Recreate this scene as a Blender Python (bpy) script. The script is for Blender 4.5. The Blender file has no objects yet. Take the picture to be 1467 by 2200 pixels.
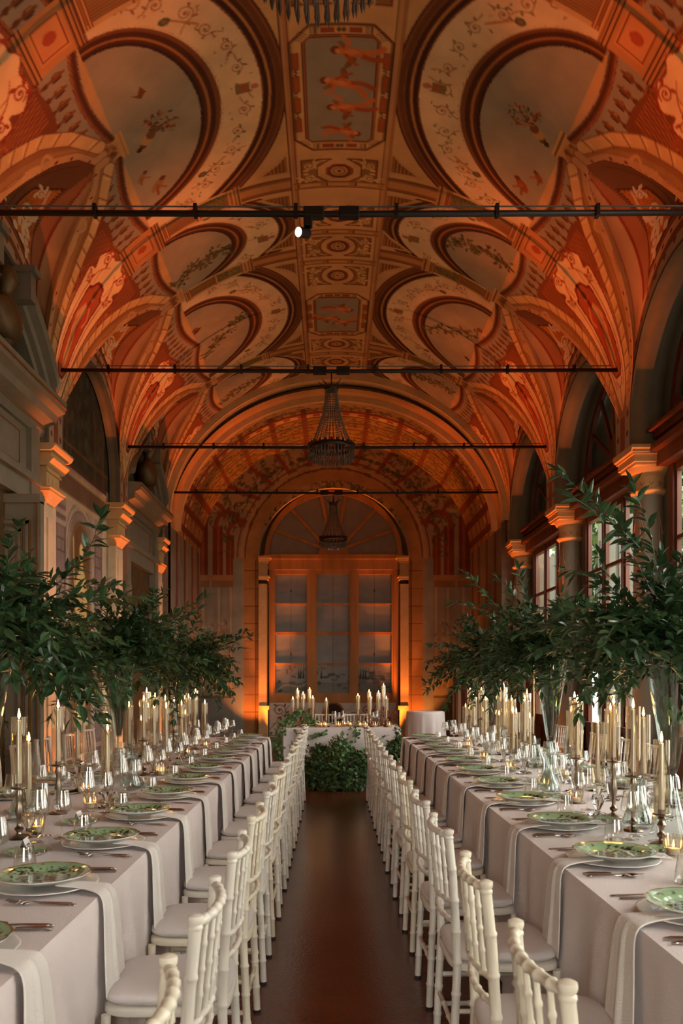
import bpy, math, random
import numpy as np
from mathutils import Vector, Matrix
R = math.radians; PI = math.pi
sc = bpy.context.scene
COL = sc.collection
EYE = 1.45; FPX = 1740.0
# ---------------------------------------------------------------- materials
def lin(c):
    return tuple(((v/255)/12.92 if v/255 <= .04045 else ((v/255+.055)/1.055)**2.4) for v in c)
MATS = {}
def mat(name, col=(200,200,200), rough=.6, metal=0., bump=0., bscale=40., var=0., vscale=6., spec=.5, sheen=0., trans=0., stretch=None, sss=0.):
    m = bpy.data.materials.new(name); m.use_nodes = True
    nt = m.node_tree; b = nt.nodes['Principled BSDF']
    c = lin(col)
    b.inputs['Base Color'].default_value = (*c, 1); b.inputs['Roughness'].default_value = rough
    b.inputs['Metallic'].default_value = metal; b.inputs['Specular IOR Level'].default_value = spec
    if sheen: b.inputs['Sheen Weight'].default_value = sheen
    if sss:
        b.inputs['Subsurface Weight'].default_value = sss; b.inputs['Subsurface Radius'].default_value = (1.,.7,.4); b.inputs['Subsurface Scale'].default_value = .008
    tc = None
    if var or bump:
        tc = nt.nodes.new('ShaderNodeTexCoord'); mp = nt.nodes.new('ShaderNodeMapping')
        nt.links.new(tc.outputs['Object'], mp.inputs['Vector'])
        if stretch: mp.inputs['Scale'].default_value = stretch
    if var:
        n = nt.nodes.new('ShaderNodeTexNoise'); n.inputs['Scale'].default_value = vscale; n.inputs['Detail'].default_value = 6
        nt.links.new(mp.outputs[0], n.inputs['Vector'])
        r = nt.nodes.new('ShaderNodeValToRGB')
        r.color_ramp.elements[0].position = .3; r.color_ramp.elements[1].position = .7
        r.color_ramp.elements[0].color = (*[max(0, v*(1-var)) for v in c], 1)
        r.color_ramp.elements[1].color = (*[min(1, v*(1+var*.6)) for v in c], 1)
        nt.links.new(n.outputs['Fac'], r.inputs['Fac']); nt.links.new(r.outputs['Color'], b.inputs['Base Color'])
    if bump:
        n = nt.nodes.new('ShaderNodeTexNoise'); n.inputs['Scale'].default_value = bscale; n.inputs['Detail'].default_value = 4
        nt.links.new(mp.outputs[0], n.inputs['Vector'])
        bp = nt.nodes.new('ShaderNodeBump'); bp.inputs['Strength'].default_value = bump; bp.inputs['Distance'].default_value = .01
        nt.links.new(n.outputs['Fac'], bp.inputs['Height']); nt.links.new(bp.outputs['Normal'], b.inputs['Normal'])
    MATS[name] = m; return m
def vmat(name, rough=.75, bump=.15, bscale=30., var=.12, spec=.3):
    """painted surface: the paint colours sit in a colour attribute, plaster wear comes from noise"""
    m = bpy.data.materials.new(name); m.use_nodes = True
    nt = m.node_tree; b = nt.nodes['Principled BSDF']; b.inputs['Roughness'].default_value = rough; b.inputs['Specular IOR Level'].default_value = spec
    a = nt.nodes.new('ShaderNodeAttribute'); a.attribute_name = 'paint'
    tc = nt.nodes.new('ShaderNodeTexCoord'); n = nt.nodes.new('ShaderNodeTexNoise'); n.inputs['Scale'].default_value = 3.; n.inputs['Detail'].default_value = 8
    nt.links.new(tc.outputs['Object'], n.inputs['Vector'])
    mr = nt.nodes.new('ShaderNodeMapRange'); mr.inputs['From Min'].default_value = .3; mr.inputs['From Max'].default_value = .7
    mr.inputs['To Min'].default_value = 1-var; mr.inputs['To Max'].default_value = 1+var*.5
    nt.links.new(n.outputs['Fac'], mr.inputs['Value'])
    vm = nt.nodes.new('ShaderNodeVectorMath'); vm.operation = 'SCALE'
    nt.links.new(a.outputs['Color'], vm.inputs[0]); nt.links.new(mr.outputs['Result'], vm.inputs['Scale'])
    nt.links.new(vm.outputs[0], b.inputs['Base Color'])
    if bump:
        n2 = nt.nodes.new('ShaderNodeTexNoise'); n2.inputs['Scale'].default_value = bscale; nt.links.new(tc.outputs['Object'], n2.inputs['Vector'])
        bp = nt.nodes.new('ShaderNodeBump'); bp.inputs['Strength'].default_value = bump; bp.inputs['Distance'].default_value = .01
        nt.links.new(n2.outputs['Fac'], bp.inputs['Height']); nt.links.new(bp.outputs['Normal'], b.inputs['Normal'])
    MATS[name] = m; return m
def glassmat(name, tint=(250,252,250), refl=1.0, ior=1.45, rough=.0):
    """thin clear glass: fresnel mix of a clear pass-through and a mirror coat"""
    m = bpy.data.materials.new(name); m.use_nodes = True
    nt = m.node_tree; nt.nodes.remove(nt.nodes['Principled BSDF']); out = nt.nodes['Material Output']
    t = nt.nodes.new('ShaderNodeBsdfTransparent'); t.inputs['Color'].default_value = (*lin(tint), 1)
    g = nt.nodes.new('ShaderNodeBsdfGlossy'); g.inputs['Roughness'].default_value = rough; g.inputs['Color'].default_value = (1,1,1,1)
    lw = nt.nodes.new('ShaderNodeLayerWeight'); lw.inputs['Blend'].default_value = .5
    pw = nt.nodes.new('ShaderNodeMath'); pw.operation = 'POWER'; pw.inputs[1].default_value = 4.0; nt.links.new(lw.outputs['Facing'], pw.inputs[0])
    ma = nt.nodes.new('ShaderNodeMath'); ma.operation = 'MULTIPLY_ADD'; ma.inputs[1].default_value = .62*refl; ma.inputs[2].default_value = .045*refl; ma.use_clamp = True
    nt.links.new(pw.outputs[0], ma.inputs[0]); mx = nt.nodes.new('ShaderNodeMixShader'); nt.links.new(ma.outputs[0], mx.inputs[0])
    nt.links.new(t.outputs[0], mx.inputs[1]); nt.links.new(g.outputs[0], mx.inputs[2]); nt.links.new(mx.outputs[0], out.inputs[0])
    MATS[name] = m; return m
def emat(name, col, strength):
    m = bpy.data.materials.new(name); m.use_nodes = True
    b = m.node_tree.nodes['Principled BSDF']; b.inputs['Base Color'].default_value = (*lin(col), 1)
    b.inputs['Emission Color'].default_value = (*lin(col), 1); b.inputs['Emission Strength'].default_value = strength
    MATS[name] = m; return m
# ---------------------------------------------------------------- mesh builder
class MB:
    def __init__(s): s.v = []; s.f = []; s.c = []
    def add(s, vs, fs, M=None):
        o = len(s.v)
        if M is not None: vs = [tuple(M @ Vector(v)) for v in vs]
        s.v += [tuple(v) for v in vs]; s.f += [tuple(i+o for i in f) for f in fs]
    def box(s, x0,x1,y0,y1,z0,z1, M=None, bev=0.):
        if bev <= 0:
            vs = [(x0,y0,z0),(x1,y0,z0),(x1,y1,z0),(x0,y1,z0),(x0,y0,z1),(x1,y0,z1),(x1,y1,z1),(x0,y1,z1)]
            s.add(vs, [(0,3,2,1),(4,5,6,7),(0,1,5,4),(1,2,6,5),(2,3,7,6),(3,0,4,7)], M); return
        b = bev; rings = []
        for (z, k) in ((z0, b), (z0+b, 0), (z1-b, 0), (z1, b)):
            rings.append([(x0+k+b*(0),y0+b,z) if 0 else (x0+k,y0+b+k*0,z),(x0+b,y0+k,z),(x1-b,y0+k,z),(x1-k,y0+b,z),(x1-k,y1-b,z),(x1-b,y1-k,z),(x0+b,y1-k,z),(x0+k,y1-b,z)])
        vs = [p for r in rings for p in r]; fs = []
        for i in range(3):
            for j in range(8): fs.append((i*8+j, i*8+(j+1)%8, (i+1)*8+(j+1)%8, (i+1)*8+j))
        fs.append(tuple(range(7,-1,-1))); fs.append(tuple(range(24,32)))
        s.add(vs, fs, M)
    def lathe(s, prof, n=24, M=None, capb=True, capt=True, squash=(1,1)):
        vs = []; fs = []
        for (r, z) in prof:
            for k in range(n):
                a = 2*PI*k/n; vs.append((r*math.cos(a)*squash[0], r*math.sin(a)*squash[1], z))
        for i in range(len(prof)-1):
            for k in range(n):
                fs.append((i*n+k, i*n+(k+1)%n, (i+1)*n+(k+1)%n, (i+1)*n+k))
        if capb and prof[0][0] > 1e-6: fs.append(tuple(range(n-1,-1,-1)))
        if capt and prof[-1][0] > 1e-6: fs.append(tuple(range((len(prof)-1)*n, len(prof)*n)))
        s.add(vs, fs, M)
    def tube(s, pts, rad, n=8, M=None, caps=True):
        P = [Vector(p) for p in pts]
        if not hasattr(rad, '__len__'): rad = [rad]*len(P)
        vs = []; fs = []; up = None
        for i, p in enumerate(P):
            t = (P[min(i+1,len(P)-1)] - P[max(i-1,0)])
            if t.length < 1e-9: t = Vector((0,0,1))
            t.normalize()
            if up is None:
                up = Vector((0,0,1)) if abs(t.z) < .9 else Vector((1,0,0))
            a = up - t*up.dot(t)
            if a.length < 1e-6: a = t.orthogonal()
            a.normalize(); b = t.cross(a); up = a
            for k in range(n):
                w = 2*PI*k/n; vs.append(tuple(p + (a*math.cos(w) + b*math.sin(w))*rad[i]))
        for i in range(len(P)-1):
            for k in range(n): fs.append((i*n+k, i*n+(k+1)%n, (i+1)*n+(k+1)%n, (i+1)*n+k))
        if caps: fs.append(tuple(range(n-1,-1,-1))); fs.append(tuple(range((len(P)-1)*n, len(P)*n)))
        s.add(vs, fs, M)
    def prism(s, poly, axis, a, b, M=None):
        """extrude a closed 2D polygon along an axis (0,1,2) from a to b"""
        n = len(poly)
        def mk(p, t):
            l = [p[0], p[1]]; l.insert(axis, t); return tuple(l)
        vs = [mk(p, a) for p in poly] + [mk(p, b) for p in poly]
        fs = [(i, (i+1)%n, n+(i+1)%n, n+i) for i in range(n)] + [tuple(range(n-1,-1,-1)), tuple(range(n, 2*n))]
        s.add(vs, fs, M)
    def build(s, name, m, parent=None, smooth=False, loc=None, fix=True):
        me = bpy.data.meshes.new(name); me.from_pydata(s.v, [], s.f)
        if fix:
            import bmesh
            bm = bmesh.new(); bm.from_mesh(me); bmesh.ops.recalc_face_normals(bm, faces=bm.faces); bm.to_mesh(me); bm.free()
        ms = m if isinstance(m, (list,tuple)) else [m]
        for q in ms: me.materials.append(q)
        if smooth:
            me.shade_smooth()
            if smooth is not True:
                me.set_sharp_from_angle(angle=R(smooth))
        o = bpy.data.objects.new(name, me); COL.objects.link(o)
        if parent is not None: o.parent = parent
        if loc is not None: o.location = loc
        return o
def grid_obj(name, P, m, parent=None, color=None, closed=False, smooth=True, flip=False):
    """P: (nu,nv,3) array"""
    nu, nv = P.shape[:2]; me = bpy.data.meshes.new(name)
    idx = np.arange(nu*nv).reshape(nu, nv)
    a = idx[:-1,:-1].ravel(); b = idx[1:,:-1].ravel(); c = idx[1:,1:].ravel(); d = idx[:-1,1:].ravel()
    q = np.stack([a,b,c,d] if not flip else [a,d,c,b], 1).astype(np.int32)
    me.vertices.add(nu*nv); me.vertices.foreach_set('co', P.reshape(-1).astype(np.float32))
    nf = len(q); me.loops.add(nf*4); me.loops.foreach_set('vertex_index', q.ravel())
    me.polygons.add(nf); me.polygons.foreach_set('loop_start', np.arange(0, nf*4, 4, dtype=np.int32))
    try: me.polygons.foreach_set('loop_total', np.full(nf, 4, dtype=np.int32))
    except Exception: pass
    me.update(calc_edges=True); me.validate()
    if color is not None:
        at = me.color_attributes.new('paint', 'FLOAT_COLOR', 'POINT')
        c4 = np.ones((nu*nv, 4), np.float32); c4[:, :3] = color.reshape(-1, 3); at.data.foreach_set('color', c4.ravel())
    me.materials.append(m)
    if smooth: me.shade_smooth()
    o = bpy.data.objects.new(name, me); COL.objects.link(o)
    if parent is not None: o.parent = parent
    return o
def tag(o, label=None, cat=None, group=None, kind=None):
    if label: o['label'] = label
    if cat: o['category'] = cat
    if group: o['group'] = group
    if kind: o['kind'] = kind
    return o
def empty(name, loc=(0,0,0), rz=0., label=None, cat=None, group=None, kind=None):
    o = bpy.data.objects.new(name, None); COL.objects.link(o); o.location = loc; o.rotation_euler = (0,0,rz); o.empty_display_size = .05
    return tag(o, label, cat, group, kind)
def dup(root, loc, rz=0., label=None, group=None, cat=None, scale=None):
    def cp(o, par):
        c = o.copy(); COL.objects.link(c)
        c.parent = par
        for ch in o.children: cp(ch, c)
        return c
    r = root.copy(); COL.objects.link(r); r.location = loc; r.rotation_euler = (0,0,rz)
    if scale: r.scale = scale
    for ch in list(root.children): cp(ch, r)
    if label: r['label'] = label
    if group: r['group'] = group
    if cat: r['category'] = cat
    return r
ORD = ['first','second','third','fourth','fifth','sixth','seventh','eighth','ninth','tenth','eleventh','twelfth','thirteenth','fourteenth','fifteenth','sixteenth','seventeenth','eighteenth','nineteenth','twentieth','twenty-first','twenty-second','twenty-third','twenty-fourth','twenty-fifth','twenty-sixth','twenty-seventh','twenty-eighth','twenty-ninth','thirtieth','thirty-first','thirty-second','thirty-third','thirty-fourth','thirty-fifth']
# ---------------------------------------------------------------- 2D painter on a surface
class Canvas:
    """colours of painted decoration, laid out in metres on the surface (u,v)"""
    def __init__(s, u0,u1,v0,v1,res, bg):
        s.u0=u0; s.v0=v0; s.r=res; s.w=int((u1-u0)/res)+2; s.h=int((v1-v0)/res)+2
        s.a=np.empty((s.h,s.w,3),np.float32); s.a[:]=lin(bg); s.mir=1.; s.T=None
    def tr(s, p):
        p=np.asarray(p,float).reshape(-1,2)
        if s.T is not None:
            cx,cy,sc_,rot=s.T; c,q=math.cos(rot)*sc_,math.sin(rot)*sc_
            p=np.stack([cx+p[:,0]*c-p[:,1]*q, cy+p[:,0]*q+p[:,1]*c],1)
        p=p*np.array([s.mir,1.]); return (p-np.array([s.u0,s.v0]))/s.r
    def win(s,p,pad):
        x0=max(0,int(p[:,0].min()-pad)); x1=min(s.w,int(p[:,0].max()+pad)+2); y0=max(0,int(p[:,1].min()-pad)); y1=min(s.h,int(p[:,1].max()+pad)+2)
        if x1<=x0 or y1<=y0: return None
        return x0,x1,y0,y1
    def mask(s,p,clip=None):
        w=s.win(p,1)
        if w is None: return None,None
        x0,x1,y0,y1=w; X,Y=np.meshgrid(np.arange(x0,x1)+.0,np.arange(y0,y1)+.0)
        m=np.zeros(X.shape,bool); n=len(p)
        for i in range(n):
            xa,ya=p[i]; xb,yb=p[(i+1)%n]
            if ya==yb: continue
            c=((ya>Y)!=(yb>Y))&(X<(xb-xa)*(Y-ya)/(yb-ya)+xa); m^=c
        return w,m
    def put(s,w,al,col,clip=None):
        x0,x1,y0,y1=w
        if clip is not None:
            Y,X=np.mgrid[y0:y1,x0:x1]; V=Y*s.r+s.v0; U=(X*s.r+s.u0)*s.mir
            al=al*((V>clip[0])&(V<clip[1])&(U>clip[2])&(U<clip[3]))
        a=al[...,None]; s.a[y0:y1,x0:x1]=s.a[y0:y1,x0:x1]*(1-a)+np.array(lin(col),np.float32)*a
    def fill(s,pts,col,al=1.,clip=None):
        p=s.tr(pts); w,m=s.mask(p)
        if w is None: return
        s.put(w,m*al,col,clip)
    def stroke(s,pts,wid,col,al=1.,clip=None,taper=False,closed=False):
        p=s.tr(pts)
        if closed: p=np.vstack([p,p[:1]])
        k=(s.T[2] if s.T is not None else 1.)
        W=wid*k/s.r/2
        w=s.win(p,max(W,.45)+3)
        if w is None: return
        x0,x1,y0,y1=w; A=np.zeros((y1-y0,x1-x0),np.float32); n=len(p)-1
        for i in range(n):
            hw=W*(1-.8*i/n if taper else 1); hw=max(hw,.45)
            q=p[i:i+2]; ww=s.win(q,hw+2)
            if ww is None: continue
            a0,a1,b0,b1=ww; a0=max(a0,x0);a1=min(a1,x1);b0=max(b0,y0);b1=min(b1,y1); X,Y=np.meshgrid(np.arange(a0,a1)+.0,np.arange(b0,b1)+.0)
            d=q[1]-q[0]; L=max((d**2).sum(),1e-9); t=np.clip(((X-q[0,0])*d[0]+(Y-q[0,1])*d[1])/L,0,1)
            D=np.hypot(X-q[0,0]-t*d[0],Y-q[0,1]-t*d[1]); c=np.clip(hw-D+.5,0,1)
            sub=A[b0-y0:b1-y0,a0-x0:a1-x0]; np.maximum(sub,c,out=sub)
        s.put(w,A*al,col,clip)
    def ell(s,cx,cy,rx,ry,col,al=1.,rot=0.,clip=None,n=28):
        t=np.linspace(0,2*PI,n,endpoint=False); x=rx*np.cos(t); y=ry*np.sin(t); c,q=math.cos(rot),math.sin(rot)
        s.fill(np.stack([cx+x*c-y*q,cy+x*q+y*c],1),col,al,clip)
    def ring(s,cx,cy,rx,ry,wid,col,al=1.,a0=0,a1=2*PI,n=40,clip=None):
        t=np.linspace(a0,a1,n); s.stroke(np.stack([cx+rx*np.cos(t),cy+ry*np.sin(t)],1),wid,col,al,clip)
    def rect(s,u0,u1,v0,v1,col,al=1.,clip=None): s.fill([(u0,v0),(u1,v0),(u1,v1),(u0,v1)],col,al,clip)
    def frame(s,u0,u1,v0,v1,wid,col,al=1.): s.stroke([(u0,v0),(u1,v0),(u1,v1),(u0,v1),(u0,v0)],wid,col,al)
    def scroll(s,cx,cy,r,rot,hand,col,wid=.012,al=1.,turns=1.6,tail=True,leafc=None):
        t=np.linspace(0,turns*2*PI,int(18*turns)); rr=r*(1-t/(turns*2*PI))**.8
        p=np.stack([cx+rr*np.cos(rot+hand*t),cy+rr*np.sin(rot+hand*t)],1)
        if tail:
            tv=np.array([math.sin(rot),-math.cos(rot)])*hand
            q=[p[0]+tv*r*k+np.array([math.cos(rot),math.sin(rot)])*r*(k*k*.35) for k in (1.6,1.1,.6,.25)]
            p=np.vstack([q,p])
        s.stroke(p,wid,col,al); s.ell(cx,cy,r*.2,r*.2,leafc or col,al,n=10)
        for k in (3,6,10):
            if k<len(p):
                d=p[k]-np.array([cx,cy]); d/=max(np.hypot(*d),1e-6); c=p[k]+d*wid*1.8
                s.ell(c[0],c[1],wid*2.2,wid*1.0,leafc or col,al,rot=math.atan2(d[1],d[0])+.6*hand,n=10)
    def sample(s,U,V):
        x=np.clip((U-s.u0)/s.r,0,s.w-1.001); y=np.clip((V-s.v0)/s.r,0,s.h-1.001); i=x.astype(int); j=y.astype(int); fx=(x-i)[...,None]; fy=(y-j)[...,None]
        a=s.a; return a[j,i]*(1-fx)*(1-fy)+a[j,i+1]*fx*(1-fy)+a[j+1,i]*(1-fx)*fy+a[j+1,i+1]*fx*fy
def spl(pts,n=8,closed=False):
    P=np.array(pts,float); N=len(P); out=[]
    rng=range(N) if closed else range(N-1)
    for i in rng:
        p0=P[(i-1)%N] if closed or i>0 else P[0]; p1=P[i]; p2=P[(i+1)%N]; p3=P[(i+2)%N] if closed or i+2<N else P[-1]
        for k in range(n):
            t=k/n; out.append(.5*((2*p1)+(-p0+p2)*t+(2*p0-5*p1+4*p2-p3)*t*t+(-p0+3*p1-3*p2+p3)*t**3))
    if not closed: out.append(P[-1])
    return np.array(out)
# ---------------------------------------------------------------- camera, world, view
cam = bpy.data.cameras.new('camera'); co = bpy.data.objects.new('camera', cam); COL.objects.link(co); sc.camera = co
co.location = (0,0,EYE); co.rotation_euler = (R(90),0,0)
cam.sensor_fit = 'VERTICAL'; cam.sensor_height = 36.; cam.lens = FPX/2200*36; cam.shift_y = 360/2200; cam.shift_x = 21.5/2200
cam.clip_start = .05; cam.clip_end = 200
cam.dof.use_dof = True; cam.dof.focus_distance = 7.5; cam.dof.aperture_fstop = 7.0
sc.view_settings.view_transform = 'Standard'; sc.view_settings.look = 'None'; sc.view_settings.gamma = 1; sc.view_settings.exposure = 0
sc.view_settings.use_curve_mapping = False
cy = sc.cycles; cy.max_bounces = 6; cy.diffuse_bounces = 3; cy.glossy_bounces = 3; cy.transmission_bounces = 4; cy.transparent_max_bounces = 32
cy.sample_clamp_indirect = 4.0; cy.sample_clamp_direct = 0; cy.caustics_reflective = False; cy.caustics_refractive = False; cy.use_denoising = True
try: cy.use_light_tree = True
except Exception: pass
w = bpy.data.worlds.new('sky'); sc.world = w; w.use_nodes = True
bg = w.node_tree.nodes['Background']; bg.inputs['Color'].default_value = (.80,.88,1.,1); bg.inputs['Strength'].default_value = 1.1
# ---------------------------------------------------------------- vault geometry
X0, VA, VZ, VB = .08, 2.92, EYE+2.7, 2.5
BAY = 2.75; P2Y = 8.35
PIER = [P2Y + BAY*k for k in range(-3, 3)]      # .1, 2.85, 5.6, 8.35, 11.1, 13.85
MID = [p + BAY/2 for p in PIER[:-1]]
YEND = 13.85
_th = np.linspace(0, PI, 4001); _xs = VA*np.cos(_th); _zs = VB*np.sin(_th)
_s = np.concatenate([[0], np.cumsum(np.hypot(np.diff(_xs), np.diff(_zs)))]); VL = _s[-1]
def vault_xz(q):
    t = np.interp(VL/2 - q, _s, _th); return X0 + VA*np.cos(t), VZ + VB*np.sin(t)
WQ = [2.3, 2.42, 2.63, 2.99, 3.35, 3.71, 4.0, 4.29]; WW = [0, .2, .36, .55, .72, .90, 1.08, 1.3]
def groin_w(q): return np.interp(np.abs(q), WQ, WW)
def vault_point(Q, Y):
    x, z = vault_xz(Q); aq = np.abs(Q)
    dy = np.min(np.stack([np.abs(Y-m) for m in MID]), 0); w = groin_w(Q)
    ins = (dy < w) & (aq > 2.3)
    k = np.clip((aq-2.3)/(4.288-2.3), 0, 1)
    zap = vault_xz(np.array([2.3]))[1][0]
    ridge = zap + (EYE+3.86 - zap)*(1-np.cos(k*PI/2))
    t = np.where(ins, dy/np.maximum(w, 1e-6), 1)
    prof = (1-t**2)**.62
    z2 = z + np.maximum(ridge - z, 0)*prof
    return np.stack([x, Y, np.where(ins, z2, z)], -1), ins, t, dy
CREAM=(226,196,158); BUFF=(206,168,122); DARK=(78,42,26); MIDB=(142,92,56); SKY=(162,156,144); OCH=(192,140,84); REDB=(150,72,48); GRN=(84,98,66); OLV=(128,112,70); PALE=(238,214,182); RUST=(176,96,58)
def paint_vault():
    C = Canvas(-4.35, 4.35, 3.4, 13.95, .008, BUFF); rnd = random.Random(4)
    def arc(yc, qa, hy, n=60, qb=2.05):
        t = np.linspace(0, PI, n); return np.stack([qb-(qb-qa)*np.sin(t), yc-hy*np.cos(t)], 1)
    def rail(v):
        v=np.asarray(v,float); r=np.zeros_like(v)
        for a,b in ((4.3,5.66),(5.66,6.98),(6.98,8.44),(8.44,9.73),(9.73,11.15),(11.15,12.48),(12.48,13.9)):
            k=(v>=a)&(v<=b); r=np.where(k,.14*np.sin(PI*np.clip((v-a)/(b-a),0,1)),r)
        return r
    ops = [(4.95,.62,1),(6.98,1.33,0),(9.2,.62,1),(11.2,1.34,0),(13.22,.62,1)]
    for side in (1,-1):
        C.mir = side
        C.rect(2.42,4.35,3.4,14,(176,128,86))                       # haunch ground
        for (yc,half,small) in ops:
            cl=(yc-half,yc+half,0,2.06)
            H=[1.75,1.5,1.12,.97] if not small else [.95,.82,.66,.54]
            C.fill(arc(yc,.47,H[0]),MIDB,clip=cl)
            for qa,wd,c in ((.48,.02,DARK),(.53,.05,(112,66,38)),(.585,.045,DARK),(.62,.02,OCH),(.655,.045,(66,32,20))):
                k=(qa-.47)/.22; h=H[0]+(H[1]-H[0])*k; C.stroke(arc(yc,qa,h),wd,c,clip=cl)
            C.fill(arc(yc,.69,H[1]),(232,208,176),clip=cl)
            # grotesque scrolls in the crescent
            n=13 if not small else 6
            for i in range(n):
                t=PI*(.1+.8*(i+.5)/n); h=(H[1]+H[2])/2; u=2.05-(2.05-.87)*math.sin(t); v=yc-h*math.cos(t)
                if not(cl[0]+.08<v<cl[1]-.08): continue
                C.scroll(u+rnd.uniform(-.03,.03),v,.055+rnd.random()*.02,rnd.random()*6,(-1)**i,rnd.choice([REDB,(150,100,60),OLV,RUST]),.011,.85,leafc=rnd.choice([REDB,GRN,OLV]))
                for _ in range(3): C.ell(u+rnd.uniform(-.13,.13),v+rnd.uniform(-.1,.1),.018,.008,rnd.choice([REDB,GRN,OCH,(96,110,84)]),.8,rot=rnd.random()*3,n=8)
                if i==n//2:
                    C.rect(u-.08,u+.05,v-.06,v+.06,OLV,.9); C.rect(u-.06,u+.0,v-.04,v+.04,RUST,.9); C.ell(u-.12,v,.04,.03,RUST,.8)
            for sg in (-1,1):
                t=PI*.5+sg*PI*(.27 if not small else .3)
                u=2.05-(2.05-.98)*math.sin(t); v=yc-(H[2]+.1)*math.cos(t)
                C.stroke([(u,v),(u-.22,v-sg*.13)],.02,OCH,clip=cl); C.ell(u+.03,v,.05,.035,(90,110,84),clip=cl); C.ell(u+.03,v,.02,.015,RUST)
            C.fill(arc(yc,1.04,H[2]),MIDB,clip=cl)
            for qa,wd,c in ((1.05,.014,PALE),(1.085,.04,(126,78,46)),(1.13,.05,DARK),(1.17,.02,(176,120,70)),(1.205,.04,(84,46,28)),(1.235,.03,(60,30,20))):
                k=(qa-1.04)/.21; h=H[2]+(H[3]-H[2])*k; C.stroke(arc(yc,qa,h),wd,c,clip=cl)
            C.fill(arc(yc,1.25,H[3]),SKY,clip=cl)
            # clouds
            for _ in range(26 if not small else 12):
                t=rnd.uniform(.2,.8)*PI; k=rnd.uniform(.1,.8); u=2.05-.8*k*math.sin(t); v=yc-H[3]*k*math.cos(t)
                C.ell(u,v,rnd.uniform(.05,.16),rnd.uniform(.03,.08),rnd.choice([(176,168,156),(168,152,132),(150,150,146),(182,162,140)]),.22,rot=rnd.random()*3)
            # vine or urn of flowers
            if not small and yc<8:
                C.T=(1.72,yc-.13 if side>0 else yc-.05,1.,0 if side>0 else .1)
                C.ell(.13,.2,.035,.04,(112,60,36)); C.ell(.08,.17,.06,.055,(196,158,110)); C.ell(.03,.14,.045,.05,(126,80,48)); C.ell(.18,.22,.028,.03,(70,44,30))
                for _ in range(70):
                    a=rnd.uniform(2.2,4.9); r_=rnd.uniform(.03,.3); u=.02+r_*math.cos(a)*.9; v=.1+r_*math.sin(a)*.6
                    C.ell(u,v,rnd.uniform(.012,.026),rnd.uniform(.006,.014),rnd.choice([(70,78,60),(96,100,74),(150,50,36),(170,60,44),(206,150,110),(60,70,60),(196,120,60)]),.95,rot=rnd.random()*3,n=9)
                    if rnd.random()<.25: C.stroke([(0,.1),(u,v)],.005,(70,84,56),.8)
                C.T=None
                if side<0:
                    C.fill([(1.66,6.6),(1.70,6.52),(1.74,6.6),(1.80,6.57),(1.72,6.65)],(120,70,40))
                for k,(u,v,s_) in enumerate(((1.83,7.72,1.),(1.95,7.5,.7))):        # small reclining figures at the rim
                    C.ell(u,v,.09*s_,.05*s_,(150,84,50) if side>0 else (150,128,88),rot=.7); C.ell(u-.07*s_,v-.06*s_,.035*s_,.03*s_,(110,60,40)); C.stroke([(u,v),(u+.02,v+.12*s_)],.03*s_,(140,84,54)); C.stroke([(u,v),(u-.08,v+.08*s_)],.025*s_,(160,100,60))
            else:
                x=2.0; v=yc-(.35 if not small else .2)*side; pts=[]
                for k in range(14):
                    pts.append((x-.055*k, v+.05*math.sin(k*1.1)+(.045*k if not small else .01*k)*side))
                C.stroke(spl(pts,4),.014,(96,72,44))
                for (u,vv) in pts:
                    for _ in range(7):
                        a=rnd.random()*6.28; r_=rnd.uniform(.02,.12); C.ell(u+r_*math.cos(a),vv+r_*math.sin(a),.034,.018,rnd.choice([(72,84,50),(88,96,58),(110,100,60),(70,60,40),(120,84,52)]),.9,rot=a,n=9)
                if not small:
                    C.ell(1.98,yc+.45*side,.07,.03,(70,40,28),rot=.5); C.ell(1.93,yc+.42*side,.03,.03,(180,140,90)); C.ell(2.0,yc-.5,.05,.05,(128,70,44))
            # lower border of the opening: sill, balusters
            vv=np.linspace(yc-half,yc+half,50); rr=rail(vv); bn=lambda a,b:np.concatenate([np.stack([rr+a,vv],1),np.stack([rr+b,vv],1)[::-1]])
            C.fill(bn(-.06,.0)+[2.05,0],SKY); C.fill(bn(2.0,2.5),(158,150,138)); C.fill(bn(2.0,2.085),(112,66,40)); C.stroke(bn(2.03,2.045)[:50],.02,DARK); C.stroke(bn(2.07,2.045)[:50],.012,(170,110,66))
            y=yc-half+.06
            while y<yc+half-.02:
                o_=float(rail(y)); C.T=(o_,0,1.,0)
                C.ell(2.2,y,.055,.036,(118,74,46)); C.ell(2.19,y-.01,.03,.014,(196,150,98),.8); C.stroke([(2.13,y),(2.36,y)],.024,(120,76,48)); C.ell(2.31,y,.035,.024,(104,62,40)); C.ell(2.2,y+.028,.05,.008,(60,34,24)); C.T=None; y+=.125
            C.fill(bn(2.36,2.5),(150,96,58)); C.stroke(bn(2.39,2.5)[:50],.012,DARK); C.stroke(bn(2.47,2.5)[:50],.03,(96,52,32))
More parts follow.
